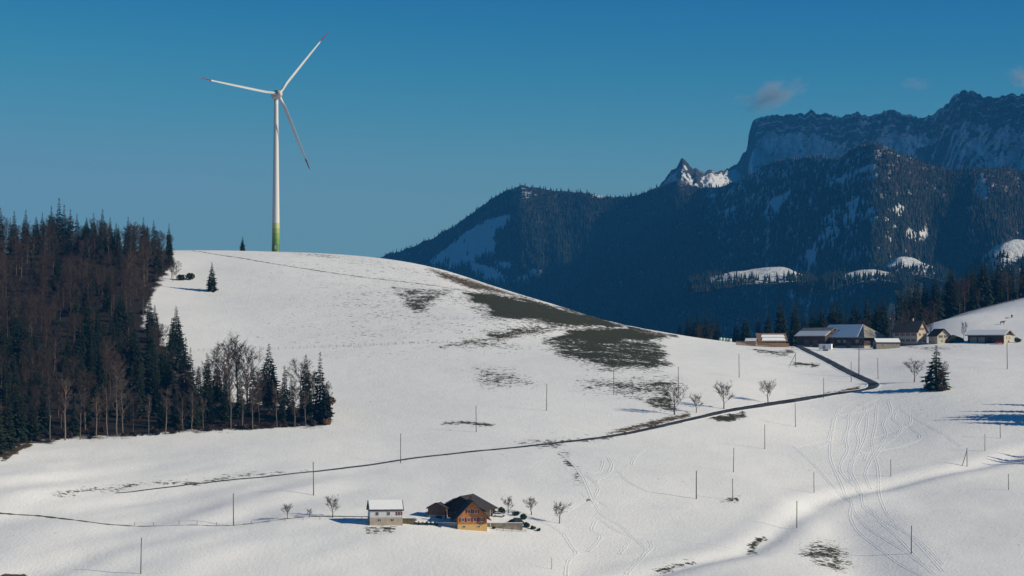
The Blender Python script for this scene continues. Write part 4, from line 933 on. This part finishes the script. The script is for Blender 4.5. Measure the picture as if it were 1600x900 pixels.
def gable(name, label, cat, g, yaw, L, W, hw, hr, mw, mr, lower=None, ov=0.7, snow=(), snow_inset=(0.0, 0.0), ridge_shift=0.0, hip=None, deep=2.5, thick=0.22):
    """gabled building, ridge along local x; snow: slopes 'f'/'b' that carry a snow sheet"""
    t = thing(name, label, cat, g, yaw)
    z0 = -deep
    if lower:
        MB().box(-L/2 - .06, L/2 + .06, -W/2 - .06, W/2 + .06, z0, lower[0]).build('base_wall', M[lower[1]], t); zb = lower[0] + 0.002
    else: zb = z0
    w_ = MB(); yr = ridge_shift
    hx = hip or 0.0
    vs = []
    for x, xr in ((-L/2, -L/2), (L/2, L/2 - hx)): vs += [(x, -W/2, zb), (x, W/2, zb), (x, W/2, hw), (xr, yr, hr), (x, -W/2, hw)]
    w_.add(vs, [(0,1,2,3,4), (9,8,7,6,5), (0,4,9,5), (1,6,7,2), (0,5,6,1)]); w_.build('wall', M[mw], t)
    rf = MB(); k = (hr - hw) / (W/2); up = thick + 0.03
    def slope(sgn, x0, x1, yo, yi, lift, th):
        za = hr - (abs(yo - yr)) * (hr - hw) / abs(sgn * W/2 - yr); zi = hr - (abs(yi - yr)) * (hr - hw) / abs(sgn * W/2 - yr)
        c = [(x0, yo, za + lift), (x1, yo, za + lift), (x1, yi, zi + lift), (x0, yi, zi + lift)]
        return c if sgn < 0 else c[::-1]
    x0, x1 = -L/2 - ov, L/2 + (ov if not hip else 0)
    for sgn in (-1, 1):
        c = slope(sgn, x0, x1, sgn * (W/2 + ov), yr, up, thick)
        if hip:
            if sgn < 0: c[2] = (L/2 - hx, yr, hr + up); c[1] = (L/2 + ov, c[1][1], c[1][2])
            else: c[1] = (L/2 - hx, yr, hr + up); c[2] = (L/2 + ov, c[2][1], c[2][2])
        rf.slab(*c, thick)
    if hip:
        za = hr - (W/2 + ov - abs(yr)) * k
        rf.slab((L/2 + ov, -W/2 - ov, za + up), (L/2 + ov, W/2 + ov, za + up), (L/2 - hx, yr, hr + up), (L/2 - hx, yr - .01, hr + up), thick)
    ro = rf.build('roof', M[mr], t)
    for sd in snow:
        sgn = -1 if sd == 'f' else 1; a, b = snow_inset
        c = slope(sgn, x0 + .25, x1 - .25 - (hx * .5 if hip else 0), sgn * (W/2 + ov - .2 - a), yr + sgn * (.12 + b), up + 0.17, .16)
        if hip: c[2 if sgn < 0 else 1] = (L/2 - hx - .1, c[2][1], c[2][2])
        MB().slab(*c, 0.165).build('snow_cover', M['snow_part'], ro)
    return t
RZ = math.radians
# --- lower farm
g = on_ground(601, 821)
wh = gable('white_house', 'white boarded house on a beige base with snowy roof', 'house', g + Vector((0, 3.2, 0.1)), RZ(9), 10.2, 6.6, 4.7, 7.4, 'palewood', 'roof', (2.35, 'beige'), 0.45, ('f', 'b'))
for u in (-2.9, 0.7, 4.0): window(wh, 'f', u, 3.55, 0.85, 1.0, 10.2, 6.6, 'shutter' if u > 3 else False)
for u in (-2.2, 1.9): window(wh, 'f', u, 1.55, 1.0, .6, 10.32, 6.72)
door(wh, 'r', 0.5, 1.1, 2.0, 10.32, 6.72); window(wh, 'r', 0, 4.2, .9, 1.0, 10.2, 6.6)
g = on_ground(735, 829)
oh = gable('orange_farmhouse', 'orange shingled farmhouse with red shutters and yellow base, gable towards the field', 'house', g + Vector((0.0, 4.6, 0.1)), RZ(90 + 8), 9.0, 9.2, 4.2, 9.0, 'orange', 'roof', (1.75, 'yellow'), 1.35, ())
# ridge runs away from the camera: the gable that faces the field is the local l side
Lh, Wh = 9.0, 9.2
for u in (3.1, 1.2, -.8, -2.9): window(oh, 'l', u, 3.2, .85, 1.05, Lh, Wh, 'shutter')
for u in (1.1, -1.1): window(oh, 'l', u, 5.75, .8, 1.0, Lh, Wh, 'shutter')
for u in (2.6, -2.0): window(oh, 'l', u, 1.0, .8, .5, Lh + .12, Wh + .12)
for u in (-2.5, 0.5, 3): window(oh, 'b', u, 2.9, .8, 1.0, Lh, Wh)
for u in (-2.5, 0.5, 3): window(oh, 'f', u, 2.9, .8, 1.0, Lh, Wh)
MB().box(-.3, .3, -.35, .35, 8.2, 10.2).box(-.38, .38, -.43, .43, 10.205, 10.35).build('chimney', M['darkwood'], oh)
gb = on_ground(726, 819)
bn = gable('barn', 'large dark barn with grey roof behind the orange farmhouse', 'barn', gb + Vector((0.4, 13.5, 0)), RZ(90 - 14), 15.0, 15.0, 4.3, 8.3, 'darkwood', 'roof', (1.3, 'stone'), 1.0, ('b',), (0.3, 2.6))
door(bn, 'l', 4.0, 3.4, 3.4, 15.12, 15.12, 'brownwood', .1); door(bn, 'l', -1.0, 2.6, 2.6, 15.12, 15.12, 'brownwood', .1)
for u in (6.2, 1.4): window(bn, 'l', u, 3.0, .9, .7, 15, 15)
MB().slab((-7.6, 2.2, 7.0), (1.5, 2.2, 7.0), (1.5, 5.2, 5.45), (-7.6, 5.2, 5.45), .1).build('solar_panel', M['glass'], bn).location = (0, 0, .78)
gs = on_ground(684, 814)
sh = gable('small_barn', 'small brown hut with low gable left of the dark barn', 'shed', gs + Vector((0, 6.0, 0)), RZ(90 - 12), 5.0, 5.6, 3.9, 5.4, 'brownwood', 'roof', (1.7, 'concrete'), .6, ('b',))
door(sh, 'l', -.8, 1.8, 1.5, 5.12, 5.72, 'darkwood')
def block(name, label, cat, px_, py_, sx_, sy_, sz_, yaw, m, top=None, dy=0.0, group=None):
    """free-standing wall with a coping or snow cap"""
    t = thing(name, label, cat, on_ground(px_, py_) + Vector((0, dy, 0)), RZ(yaw), group)
    MB().box(-sx_/2, sx_/2, -sy_/2, sy_/2, -1.5, sz_).build('wall_body', M[m], t)
    MB().box(-sx_/2 - .08, sx_/2 + .08, -sy_/2 - .08, sy_/2 + .08, sz_ + .002, sz_ + .14).build('coping', M[top or m], t); return t
block('garden_wall', 'low stone garden wall topped with snow beside the orange farmhouse', 'wall', 788, 826, 11.5, .8, 1.7, 4, 'stone', 'snow_part')
block('yard_wall', 'low concrete yard wall between the small hut and the farmhouse', 'wall', 700, 822, 8.0, .6, 1.0, -6, 'concrete', 'snow_part')
block('earth_ramp_wall', 'brown earth bank with snowy top beside the white house', 'wall', 638, 819, 5.0, 2.0, 1.8, -10, 'hay', 'snow_part', 1.0)
# hedge: five clipped snow-capped bushes
for i in range(6):
    o = shrub(SHRUB_G[i % 2], 649 + i * 6.6, 820 + i * .3, .68, 'clipped green bush in the snow-dusted hedge by the small hut', 'hedge by the small hut', 'hedge_bush')
    cap = MB(); cap.lathe([(0.0, 1.62), (.5, 1.55), (.8, 1.32), (.86, 1.2), (0.0, 1.2)], 10).build('snow_cap', M['snow_part'], o, True)
for px_, py_, s, lab in [(785,802,1.2,'dark rounded evergreen bush behind the parked white car'),(770,803,.9,'small dark bush at the barn corner by the car'),(818,812,1.35,'tall dark evergreen bush at the garden end'),(824,824,1.0,'dark bush at the end of the garden wall'),(833,828,.75,'round green bush beyond the garden wall'),(841,830,.6,'smallest green bush at the outer garden corner'),(806,806,1.1,'dark bush pile between the car and the tall evergreen bush'),(772,827,.6,'small bush before the garden wall by the flagpole')]:
    shrub(SHRUB_G[R.randrange(2)], px_, py_, s, lab)
def heap(name, label, px_, py_, w_, h_, m):
    bm = bmesh.new(); bmesh.ops.create_icosphere(bm, subdivisions=3, radius=1.0); rr_ = random.Random(int(px_))
    for v in bm.verts:
        n_ = float(fbm(np.array([v.co.x * 1.7 + px_]), np.array([v.co.y * 1.7 + v.co.z]), 3)[0]); v.co *= 1 + .5 * n_; v.co.z = max(v.co.z, -.25)
    me_ = bpy.data.meshes.new('heap'); bm.to_mesh(me_); bm.free(); o = link(name, me_, M[m]); o.location = on_ground(px_, py_); o.scale = (w_, w_ * .7, h_); return tag(o, label, 'heap')
heap('wood_pile', 'dark timber pile under the garden end by the bushes', 806, 818, 2.6, 1.5, 'heap')
heap('earth_heap', 'dark earth heap right of the cream cottage', 1489, 535, 5.0, 3.4, 'heap')
def car(px_, py_, yaw, m, label, name='parked_car', dz=0.0):
    t = thing(name, label, 'car', on_ground(px_, py_) + Vector((0, 0, dz)), RZ(yaw))
    prof = [(-2.15, .35), (-2.2, .75), (-2.05, .98), (-1.75, 1.05), (-1.35, 1.48), (.35, 1.50), (1.05, 1.02), (1.95, .88), (2.15, .62), (2.12, .33)]
    b = MB(); n_ = len(prof)
    ys = [(-.86, 1.0), (-.72, 1.0), (.72, 1.0), (.86, 1.0)]
    for y_, _ in ys:
        for x_, z_ in prof: b.v.append((x_ * (1 if abs(y_) < .8 else .99), y_ * (0.90 if z_ > 1.2 else 1), z_ - (0 if abs(y_) < .8 else (.05 if z_ > .8 else -.04))))
    for j in range(3):
        for i in range(n_): b.f.append((j*n_ + i, j*n_ + (i+1) % n_, (j+1)*n_ + (i+1) % n_, (j+1)*n_ + i))
    b.f.append(tuple(range(n_))); b.f.append(tuple(3*n_ + i for i in range(n_))[::-1]); b.build('body', M[m], t)
    for sy_ in (-1, 1):
        MB().add([(-1.6, sy_*.83, 1.03), (.85, sy_*.83, 1.03), (.3, sy_*.79, 1.40), (-1.3, sy_*.79, 1.40)], [(0, 1, 2, 3)]).build('side_window', M['glass'], t).location = (0, sy_ * .05, 0)
        for x_ in (-1.35, 1.35):
            wl = MB().lathe([(0, -.11), (.33, -.11), (.33, .11), (0, .11)], 14, 'y', (x_, sy_ * .78, .33)).build('wheel', M['black'], t)
            MB().lathe([(0, sy_ * .12), (.19, sy_ * .115)], 10, 'y', (x_, sy_ * .78, .33)).build('rim', M['steel'], wl)
    MB().add([(.42, -.66, 1.49), (.42, .66, 1.49), (1.03, .72, 1.06), (1.03, -.72, 1.06)], [(0, 1, 2, 3)]).build('windscreen', M['glass'], t).location = (.03, 0, .02)
    return t
car(780, 808, 4, 'carwhite', 'white car parked beside the barn of the lower farm')
def flagpole(px_, py_, h_):
    t = thing('flagpole', 'slim white flagpole at the corner of the orange farmhouse', 'flagpole', on_ground(px_, py_)); MB().tube((0, 0, -1), (0, 0, h_), .09, .05, 8).build('pole', M['white'], t, True); MB().lathe([(0, 0), (.12, .06), (.12, .18), (0, .24)], 8, 'z', (0, 0, h_)).build('finial', M['white'], t, True)
flagpole(766, 826, 5.6)

# --- upper farm (about 1350 m away)
def up(px_, py_, dy=0.0): return on_ground(px_, py_) + Vector((0, dy, 0))
bb = gable('big_barn', 'big dark barn with a broad snow-covered hipped roof on the upper farm', 'barn', up(1337, 544, 13), RZ(-48), 28.0, 15.0, 5.6, 11.2, 'darkwood', 'roofgrey', (1.2, 'concrete'), 1.0, ('f',), (0, 0), 0, 7.0)
for u in (-10.5, -2.0, 1.5, 9.5): window(bb, 'f', u, 3.3, 1.6, 1.0, 28, 15)
door(bb, 'f', -6, 3.2, 3.2, 28.12, 15.12, 'brownwood', 0); door(bb, 'f', 4.0, 3.2, 3.2, 28.12, 15.12, 'brownwood', 0); MB().box(-5.0, -4.5, -4.6, -4.1, 7.2, 8.9).build('chimney', M['darkwood'], bb)
lt = gable('lean_to_shed', 'grey boarded shed with bright snowy roof against the big barn', 'shed', up(1386, 545, 2.5), RZ(10), 11.5, 6.0, 2.9, 4.6, 'greywood', 'roof', None, .5, ('f', 'b'))
door(lt, 'l', 0, 2.0, 2.2, 11.5, 6, 'darkwood'); window(lt, 'f', -2.5, 1.7, 1.1, .7, 11.5, 6)
b2 = gable('cattle_barn', 'long open cattle barn with shallow grey roof left of the big barn', 'barn', up(1288, 541, 22), RZ(-46), 18.0, 13.0, 6.0, 9.6, 'darkwood', 'roofgrey', (1.4, 'concrete'), 1.0, ('f',), (0, 3.0))
door(b2, 'f', -2.5, 3.4, 3.8, 18.12, 13.12, 'brownwood'); door(b2, 'f', 3.0, 3.4, 3.8, 18.12, 13.12, 'brownwood')
ch = gable('log_shed', 'low brown log shed with two strips of snow on its roof', 'shed', up(1206, 541, 6), RZ(8), 13.0, 7.0, 2.8, 6.0, 'brownwood', 'roofbrown', None, .9, ())
for (a, b) in ((.35, 1.9), (2.15, 3.4)):
    ys = [-(3.5 + .9) + a, -(3.5 + .9) + b]; zz = [6.0 - abs(y_) * (3.2 / 3.5) + .25 + .18 for y_ in ys]
    MB().slab((-5.2, ys[0], zz[0]), (6.6, ys[0], zz[0]), (5.9, ys[1], zz[1]), (-4.6, ys[1], zz[1]), .17).build('snow_cover', M['snow_part'], ch)
door(ch, 'f', -2.0, 1.2, 1.9, 13, 7, 'darkwood'); window(ch, 'f', 2, 1.7, 1.2, .8, 13, 7)
hut = gable('low_hut', 'tiny white-fronted hut left of the log shed', 'shed', up(1176, 540, 8), RZ(-18), 5.0, 3.6, 1.9, 3.2, 'greywood', 'roof', None, .4, ('f', 'b')); door(hut, 'r', 0, .8, 1.6, 5, 3.6, 'white')
fh = gable('farmhouse', 'tall pale farmhouse with brown tiled roof, walls in shade', 'house', up(1428, 541, 13), RZ(-38), 13.0, 9.0, 7.2, 12.0, 'beige', 'roofbrown', (1.3, 'stone'), .9, (), (0, 0))
for u in (-4.5, -1.5, 1.5, 4.5):
    for v in (2.8, 5.6): window(fh, 'f', u, v, .95, 1.3, 13, 9, 'shutter')
for u in (-2, 2):
    for v in (2.8, 5.6, 8.3): window(fh, 'r', u * (1 if v < 8 else .5), v, .95, 1.2, 13, 9, 'shutter')
for u in (-2, 2): window(fh, 'l', u, 5.6, .95, 1.2, 13, 9)
MB().box(1.2, 1.9, -.4, .4, 10.9, 13.4).build('chimney', M['concrete'], fh)
ct = gable('cottage', 'small cream cottage with dark gable roof, gable towards the field', 'house', up(1470, 537, 5), RZ(90 + 22), 8.0, 6.8, 4.0, 6.9, 'plaster', 'roof', None, .8, ())
for u in (1.5, -1.5): window(ct, 'l', u, 3.4, 1.0, 1.1, 8, 6.8, 'darkwood')
window(ct, 'l', .9, 1.2, .8, .8, 8, 6.8); door(ct, 'l', -1.6, 1.0, 2.0, 8, 6.8, 'brownwood')
ls = gable('long_shed', 'long low shed with open dark front and sunlit boarded end', 'shed', up(1551, 537, 7.5), RZ(-34), 18.5, 9.5, 4.2, 6.3, 'darkwood', 'roofgrey', None, 1.1, ('f',))
MB().box(9.255, 9.33, -4.7, 4.7, -1.5, 4.0).build('sunlit_end_boarding', M['beige'], ls)  # sunlit end of the shed, the sun put into a paler wall colour
for u in (-6.3, -2.2): door(ls, 'f', u, 3.4, 3.0, 18.5, 9.5, 'greywood')
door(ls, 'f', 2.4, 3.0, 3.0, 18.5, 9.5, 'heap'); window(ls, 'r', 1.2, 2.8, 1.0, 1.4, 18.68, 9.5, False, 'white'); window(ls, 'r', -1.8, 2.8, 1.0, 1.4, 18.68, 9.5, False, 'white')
car(1437, 538, 15, 'carwhite', 'white car parked before the pale farmhouse of the upper farm'); car(1562, 538, -10, 'carred', 'red car parked at the open front of the long shed')
shrub(SHRUB_G[1], 1591, 535, 1.4, 'dark bush at the sunlit end of the long shed')
tr = thing('trailer', 'small white box trailer in front of the big barn', 'trailer', up(1290, 548), RZ(-20)); MB().box(-3.0, 3.0, -1.2, 1.2, .55, 3.0).build('body', M['white'], tr); MB().box(-3.05, 3.05, -1.25, 1.25, 3.003, 3.12).build('snow_cover', M['snow_part'], tr)
for x_ in (-.6, .6):
    for y_ in (-1.05, 1.05): MB().lathe([(0, -.1), (.36, -.1), (.36, .1), (0, .1)], 12, 'y', (x_, y_, .36)).build('wheel', M['black'], tr)
MB().tube((3.0, 0, .6), (4.3, 0, .5), .06, .05, 6).build('drawbar', M['steel'], tr); MB().box(-1.2, .2, -1.24, -1.203, .7, 2.4).build('door', M['concrete'], tr)
for px_ in (1126, 1131, 1136, 1141):
    g = on_ground(px_, 530.5); t = thing('silage_bale', 'pale green wrapped bale on the hill shoulder near the log shed', 'bale', g, R.uniform(0, 3), 'wrapped bales near the log shed')
    MB().lathe([(0, 0), (.62, .0), (.72, .12), (.74, .7), (.72, 1.4), (.6, 1.5), (0, 1.5)], 16).build('wrap', M['bale'], t, True); MB().lathe([(0, 1.503), (.5, 1.56), (.62, 1.52)], 14).build('snow_cap', M['snow_part'], t, True)

# --- poles
def pole(px_, py_, top, label, group=None, r=.15, brace=None, arm=True):
    g = on_ground(px_, py_); h_ = (py_ - top) * g.y / F
    t = thing('utility_pole', label, 'pole', g, R.uniform(-.5, .5), group); t.rotation_euler = (R.uniform(-.012, .012), R.uniform(-.015, .015), R.uniform(-.6, .6))
    MB().tube((0, 0, -1.2), (0, 0, h_), r, r * .7, 8).build('shaft', M['pole'], t, True)
    if arm:
        MB().tube((-.01, 0, h_ - .5), (.30, 0, h_ - .42), .03, .03, 5).build('bracket', M['steel'], t); MB().lathe([(0, 0), (.07, .02), (.05, .1), (.07, .16), (0, .2)], 8, 'z', (.30, 0, h_ - .42)).build('insulator', M['insul'], t, True)
    if brace: MB().tube((brace, 0, -.8), (0.05, 0, h_ * .88), r * .8, r * .7, 7).build('brace', M['pole'], t, True)
    return t
PL = 'slender wooden pole standing alone in open snow below the road'; PG = 'poles in the open snow below the road'
PU = 'slender wooden pole on the open slope above the road'; UG = 'poles on the slope above the road'
for a in [(220,897,841),(365,821,771),(490,774,722)]: pole(*a, 'tall wooden pole on the rolling snow left of the white house', 'poles left of the white house', .17)
for a in [(626,724,678),(744,675,634),(854,642,600),(959,617,577),(1155,590,553)]: pole(*a, PU, UG)
pole(1060, 614, 573, 'wooden pole rising behind the broad fruit tree')
for a in [(1146,738,700),(1195,702,664),(1243,667,629),(1272,770,738),(1392,745,718),(1539,705,678),(1563,685,655),(1576,766,741)]: pole(*a, PL, PG, .14)
pole(1088, 780, 736, 'reddish wooden pole standing on the snow step below the road', None, .2); pole(1145, 782, 748, 'wooden pole standing among dark clods on the snow step')
pole(1245, 825, 783, 'wooden pole just above the curved snow bench', None, .17); pole(1424, 866, 822, 'tall wooden pole beside the crossing ski tracks', None, .18)
pole(1287, 622, 590, 'wooden pole beside the brown bank at the road bend'); pole(1330, 597, 565, 'thin wooden pole on the inside of the road bend'); pole(1342, 588, 542, 'thick tall wooden pole right beside the road before the big barn', None, .24)
pole(1372, 592, 560, 'wooden pole on the snow beyond the road bend'); pole(1574, 577, 535, 'wooden pole on the snow in front of the long shed', None, .17)
pole(1511, 729, 700, 'braced wooden pole with a leaning strut near the snow bench', None, .16, -2.3); pole(1243, 572, 551, 'braced wooden pole beside the upper road with leaning strut', None, .15, -3.2)
pole(862, 890, 872, 'short thin pole in the snow below the orchard', None, .09, None, False)
# --- fences
def fence(name, label, pts, step, h_, wires, board=None):
    L = drape(pts, step); t = thing(name, label, 'fence', (L[0].x, L[0].y, H(L[0].x, L[0].y))); o = t.location.copy()
    pm = MB().tube((0, 0, -.4), (0, 0, h_), .07, .06, 5).mesh('post'); pm.materials.append(M['pole'])
    pts3 = [Vector((p.x, p.y, H(p.x, p.y))) - o for p in L]
    for p in pts3: q_ = bpy.data.objects.new('post', pm); C.objects.link(q_); q_.parent = t; q_.location = p; q_.rotation_euler = (R.uniform(-.06, .06), R.uniform(-.06, .06), 0)
    for w_ in wires:
        m_ = MB()
        for a, b in zip(pts3[:-1], pts3[1:]):
            if board: m_.add([a + Vector((0, -.09, w_ - board/2)), b + Vector((0, -.09, w_ - board/2)), b + Vector((0, -.09, w_ + board/2)), a + Vector((0, -.09, w_ + board/2)), a + Vector((0, -.12, w_ - board/2)), b + Vector((0, -.12, w_ - board/2)), b + Vector((0, -.12, w_ + board/2)), a + Vector((0, -.12, w_ + board/2))], [(4,5,6,7),(0,3,2,1),(7,6,2,3),(4,0,1,5)])
            else: m_.tube(a + Vector((0, 0, w_)), b + Vector((0, 0, w_)), .012, .012, 3, False)
        m_.build('board' if board else 'wire', M['brownwood'] if board else M['steel'], t)
    return t
fence('wire_fence', 'thin wire fence with wooden posts running across the hill slope', [(310,549),(400,547),(480,544),(560,541),(640,538),(700,535)], 3.2, 1.2, (.5, .95))
fence('wire_fence', 'sagging wire fence with small posts along the old lower path', [(210,821),(280,820),(365,821),(420,817),(500,812),(565,812)], 5.0, 1.1, (.5, .9))
fence('board_fence', 'brown board fence in front of the log shed on the upper farm', [(1150,539),(1175,541),(1205,542.5),(1233,543)], 2.6, 1.9, (.35, .85, 1.35, 1.75), .36)
fence('garden_fence', 'low garden fence below the stone wall by the farmhouse', [(776,829),(800,831),(822,831)], 2.0, .9, (.3, .7), .08)

# --- animals on the right-hand slope
def animal(name, label, cat, g, s, yaw, graze):
    """body grown from a joint skeleton: four legs with knees and hocks, deep chest, neck, head and tail"""
    v = [(0,0,1.12),(.5,0,1.15),(.78,0,1.12),(-.45,0,1.16),(-.75,0,1.12)]; rad = [.33,.36,.27,.32,.27]; e = [(0,1),(1,2),(0,3),(3,4)]
    def chain(start, pts):
        p = start
        for co, r_ in pts: v.append(co); rad.append(r_); e.append((p, len(v) - 1)); p = len(v) - 1
    for sy_ in (-.2, .2):
        chain(2, [((.72, sy_, .85), .13), ((.74, sy_, .48), .075), ((.72, sy_, .10), .05), ((.78, sy_, .03), .06)])
        chain(4, [((-.68, sy_, .80), .16), ((-.82, sy_, .46), .075), ((-.74, sy_, .10), .05), ((-.68, sy_, .03), .06)])
    if graze: chain(2, [((1.05,0,.95),.17), ((1.28,0,.62),.13), ((1.42,0,.34),.12), ((1.5,0,.14),.08)])
    else: chain(2, [((1.02,0,1.36),.17), ((1.2,0,1.62),.14), ((1.42,0,1.58),.12), ((1.62,0,1.46),.08)])
    chain(4, [((-.92,0,1.08),.05), ((-1.0,0,.75),.03), ((-1.0,0,.5),.05)])
    me_ = bpy.data.meshes.new(name); me_.from_pydata(v, e, []); o = link(name, me_, M['hide'])
    sm = o.modifiers.new('skin', 'SKIN')
    for d_, r_ in zip(me_.skin_vertices[0].data, rad): d_.radius = (r_, r_)
    me_.skin_vertices[0].data[0].use_root = True
    ss = o.modifiers.new('smooth', 'SUBSURF'); ss.levels = 1; ss.render_levels = 1
    o.location = g; o.scale = (s, s, s); o.rotation_euler = (0, 0, yaw); return tag(o, label, cat)
animal('cow', 'dark cow standing sideways on the snowy slope above the long shed', 'cow', on_ground(1566, 507), 1.15, RZ(5), False)
animal('cow', 'dark cow seen end-on higher up the snowy slope', 'cow', on_ground(1581, 497), 1.15, RZ(85), True)
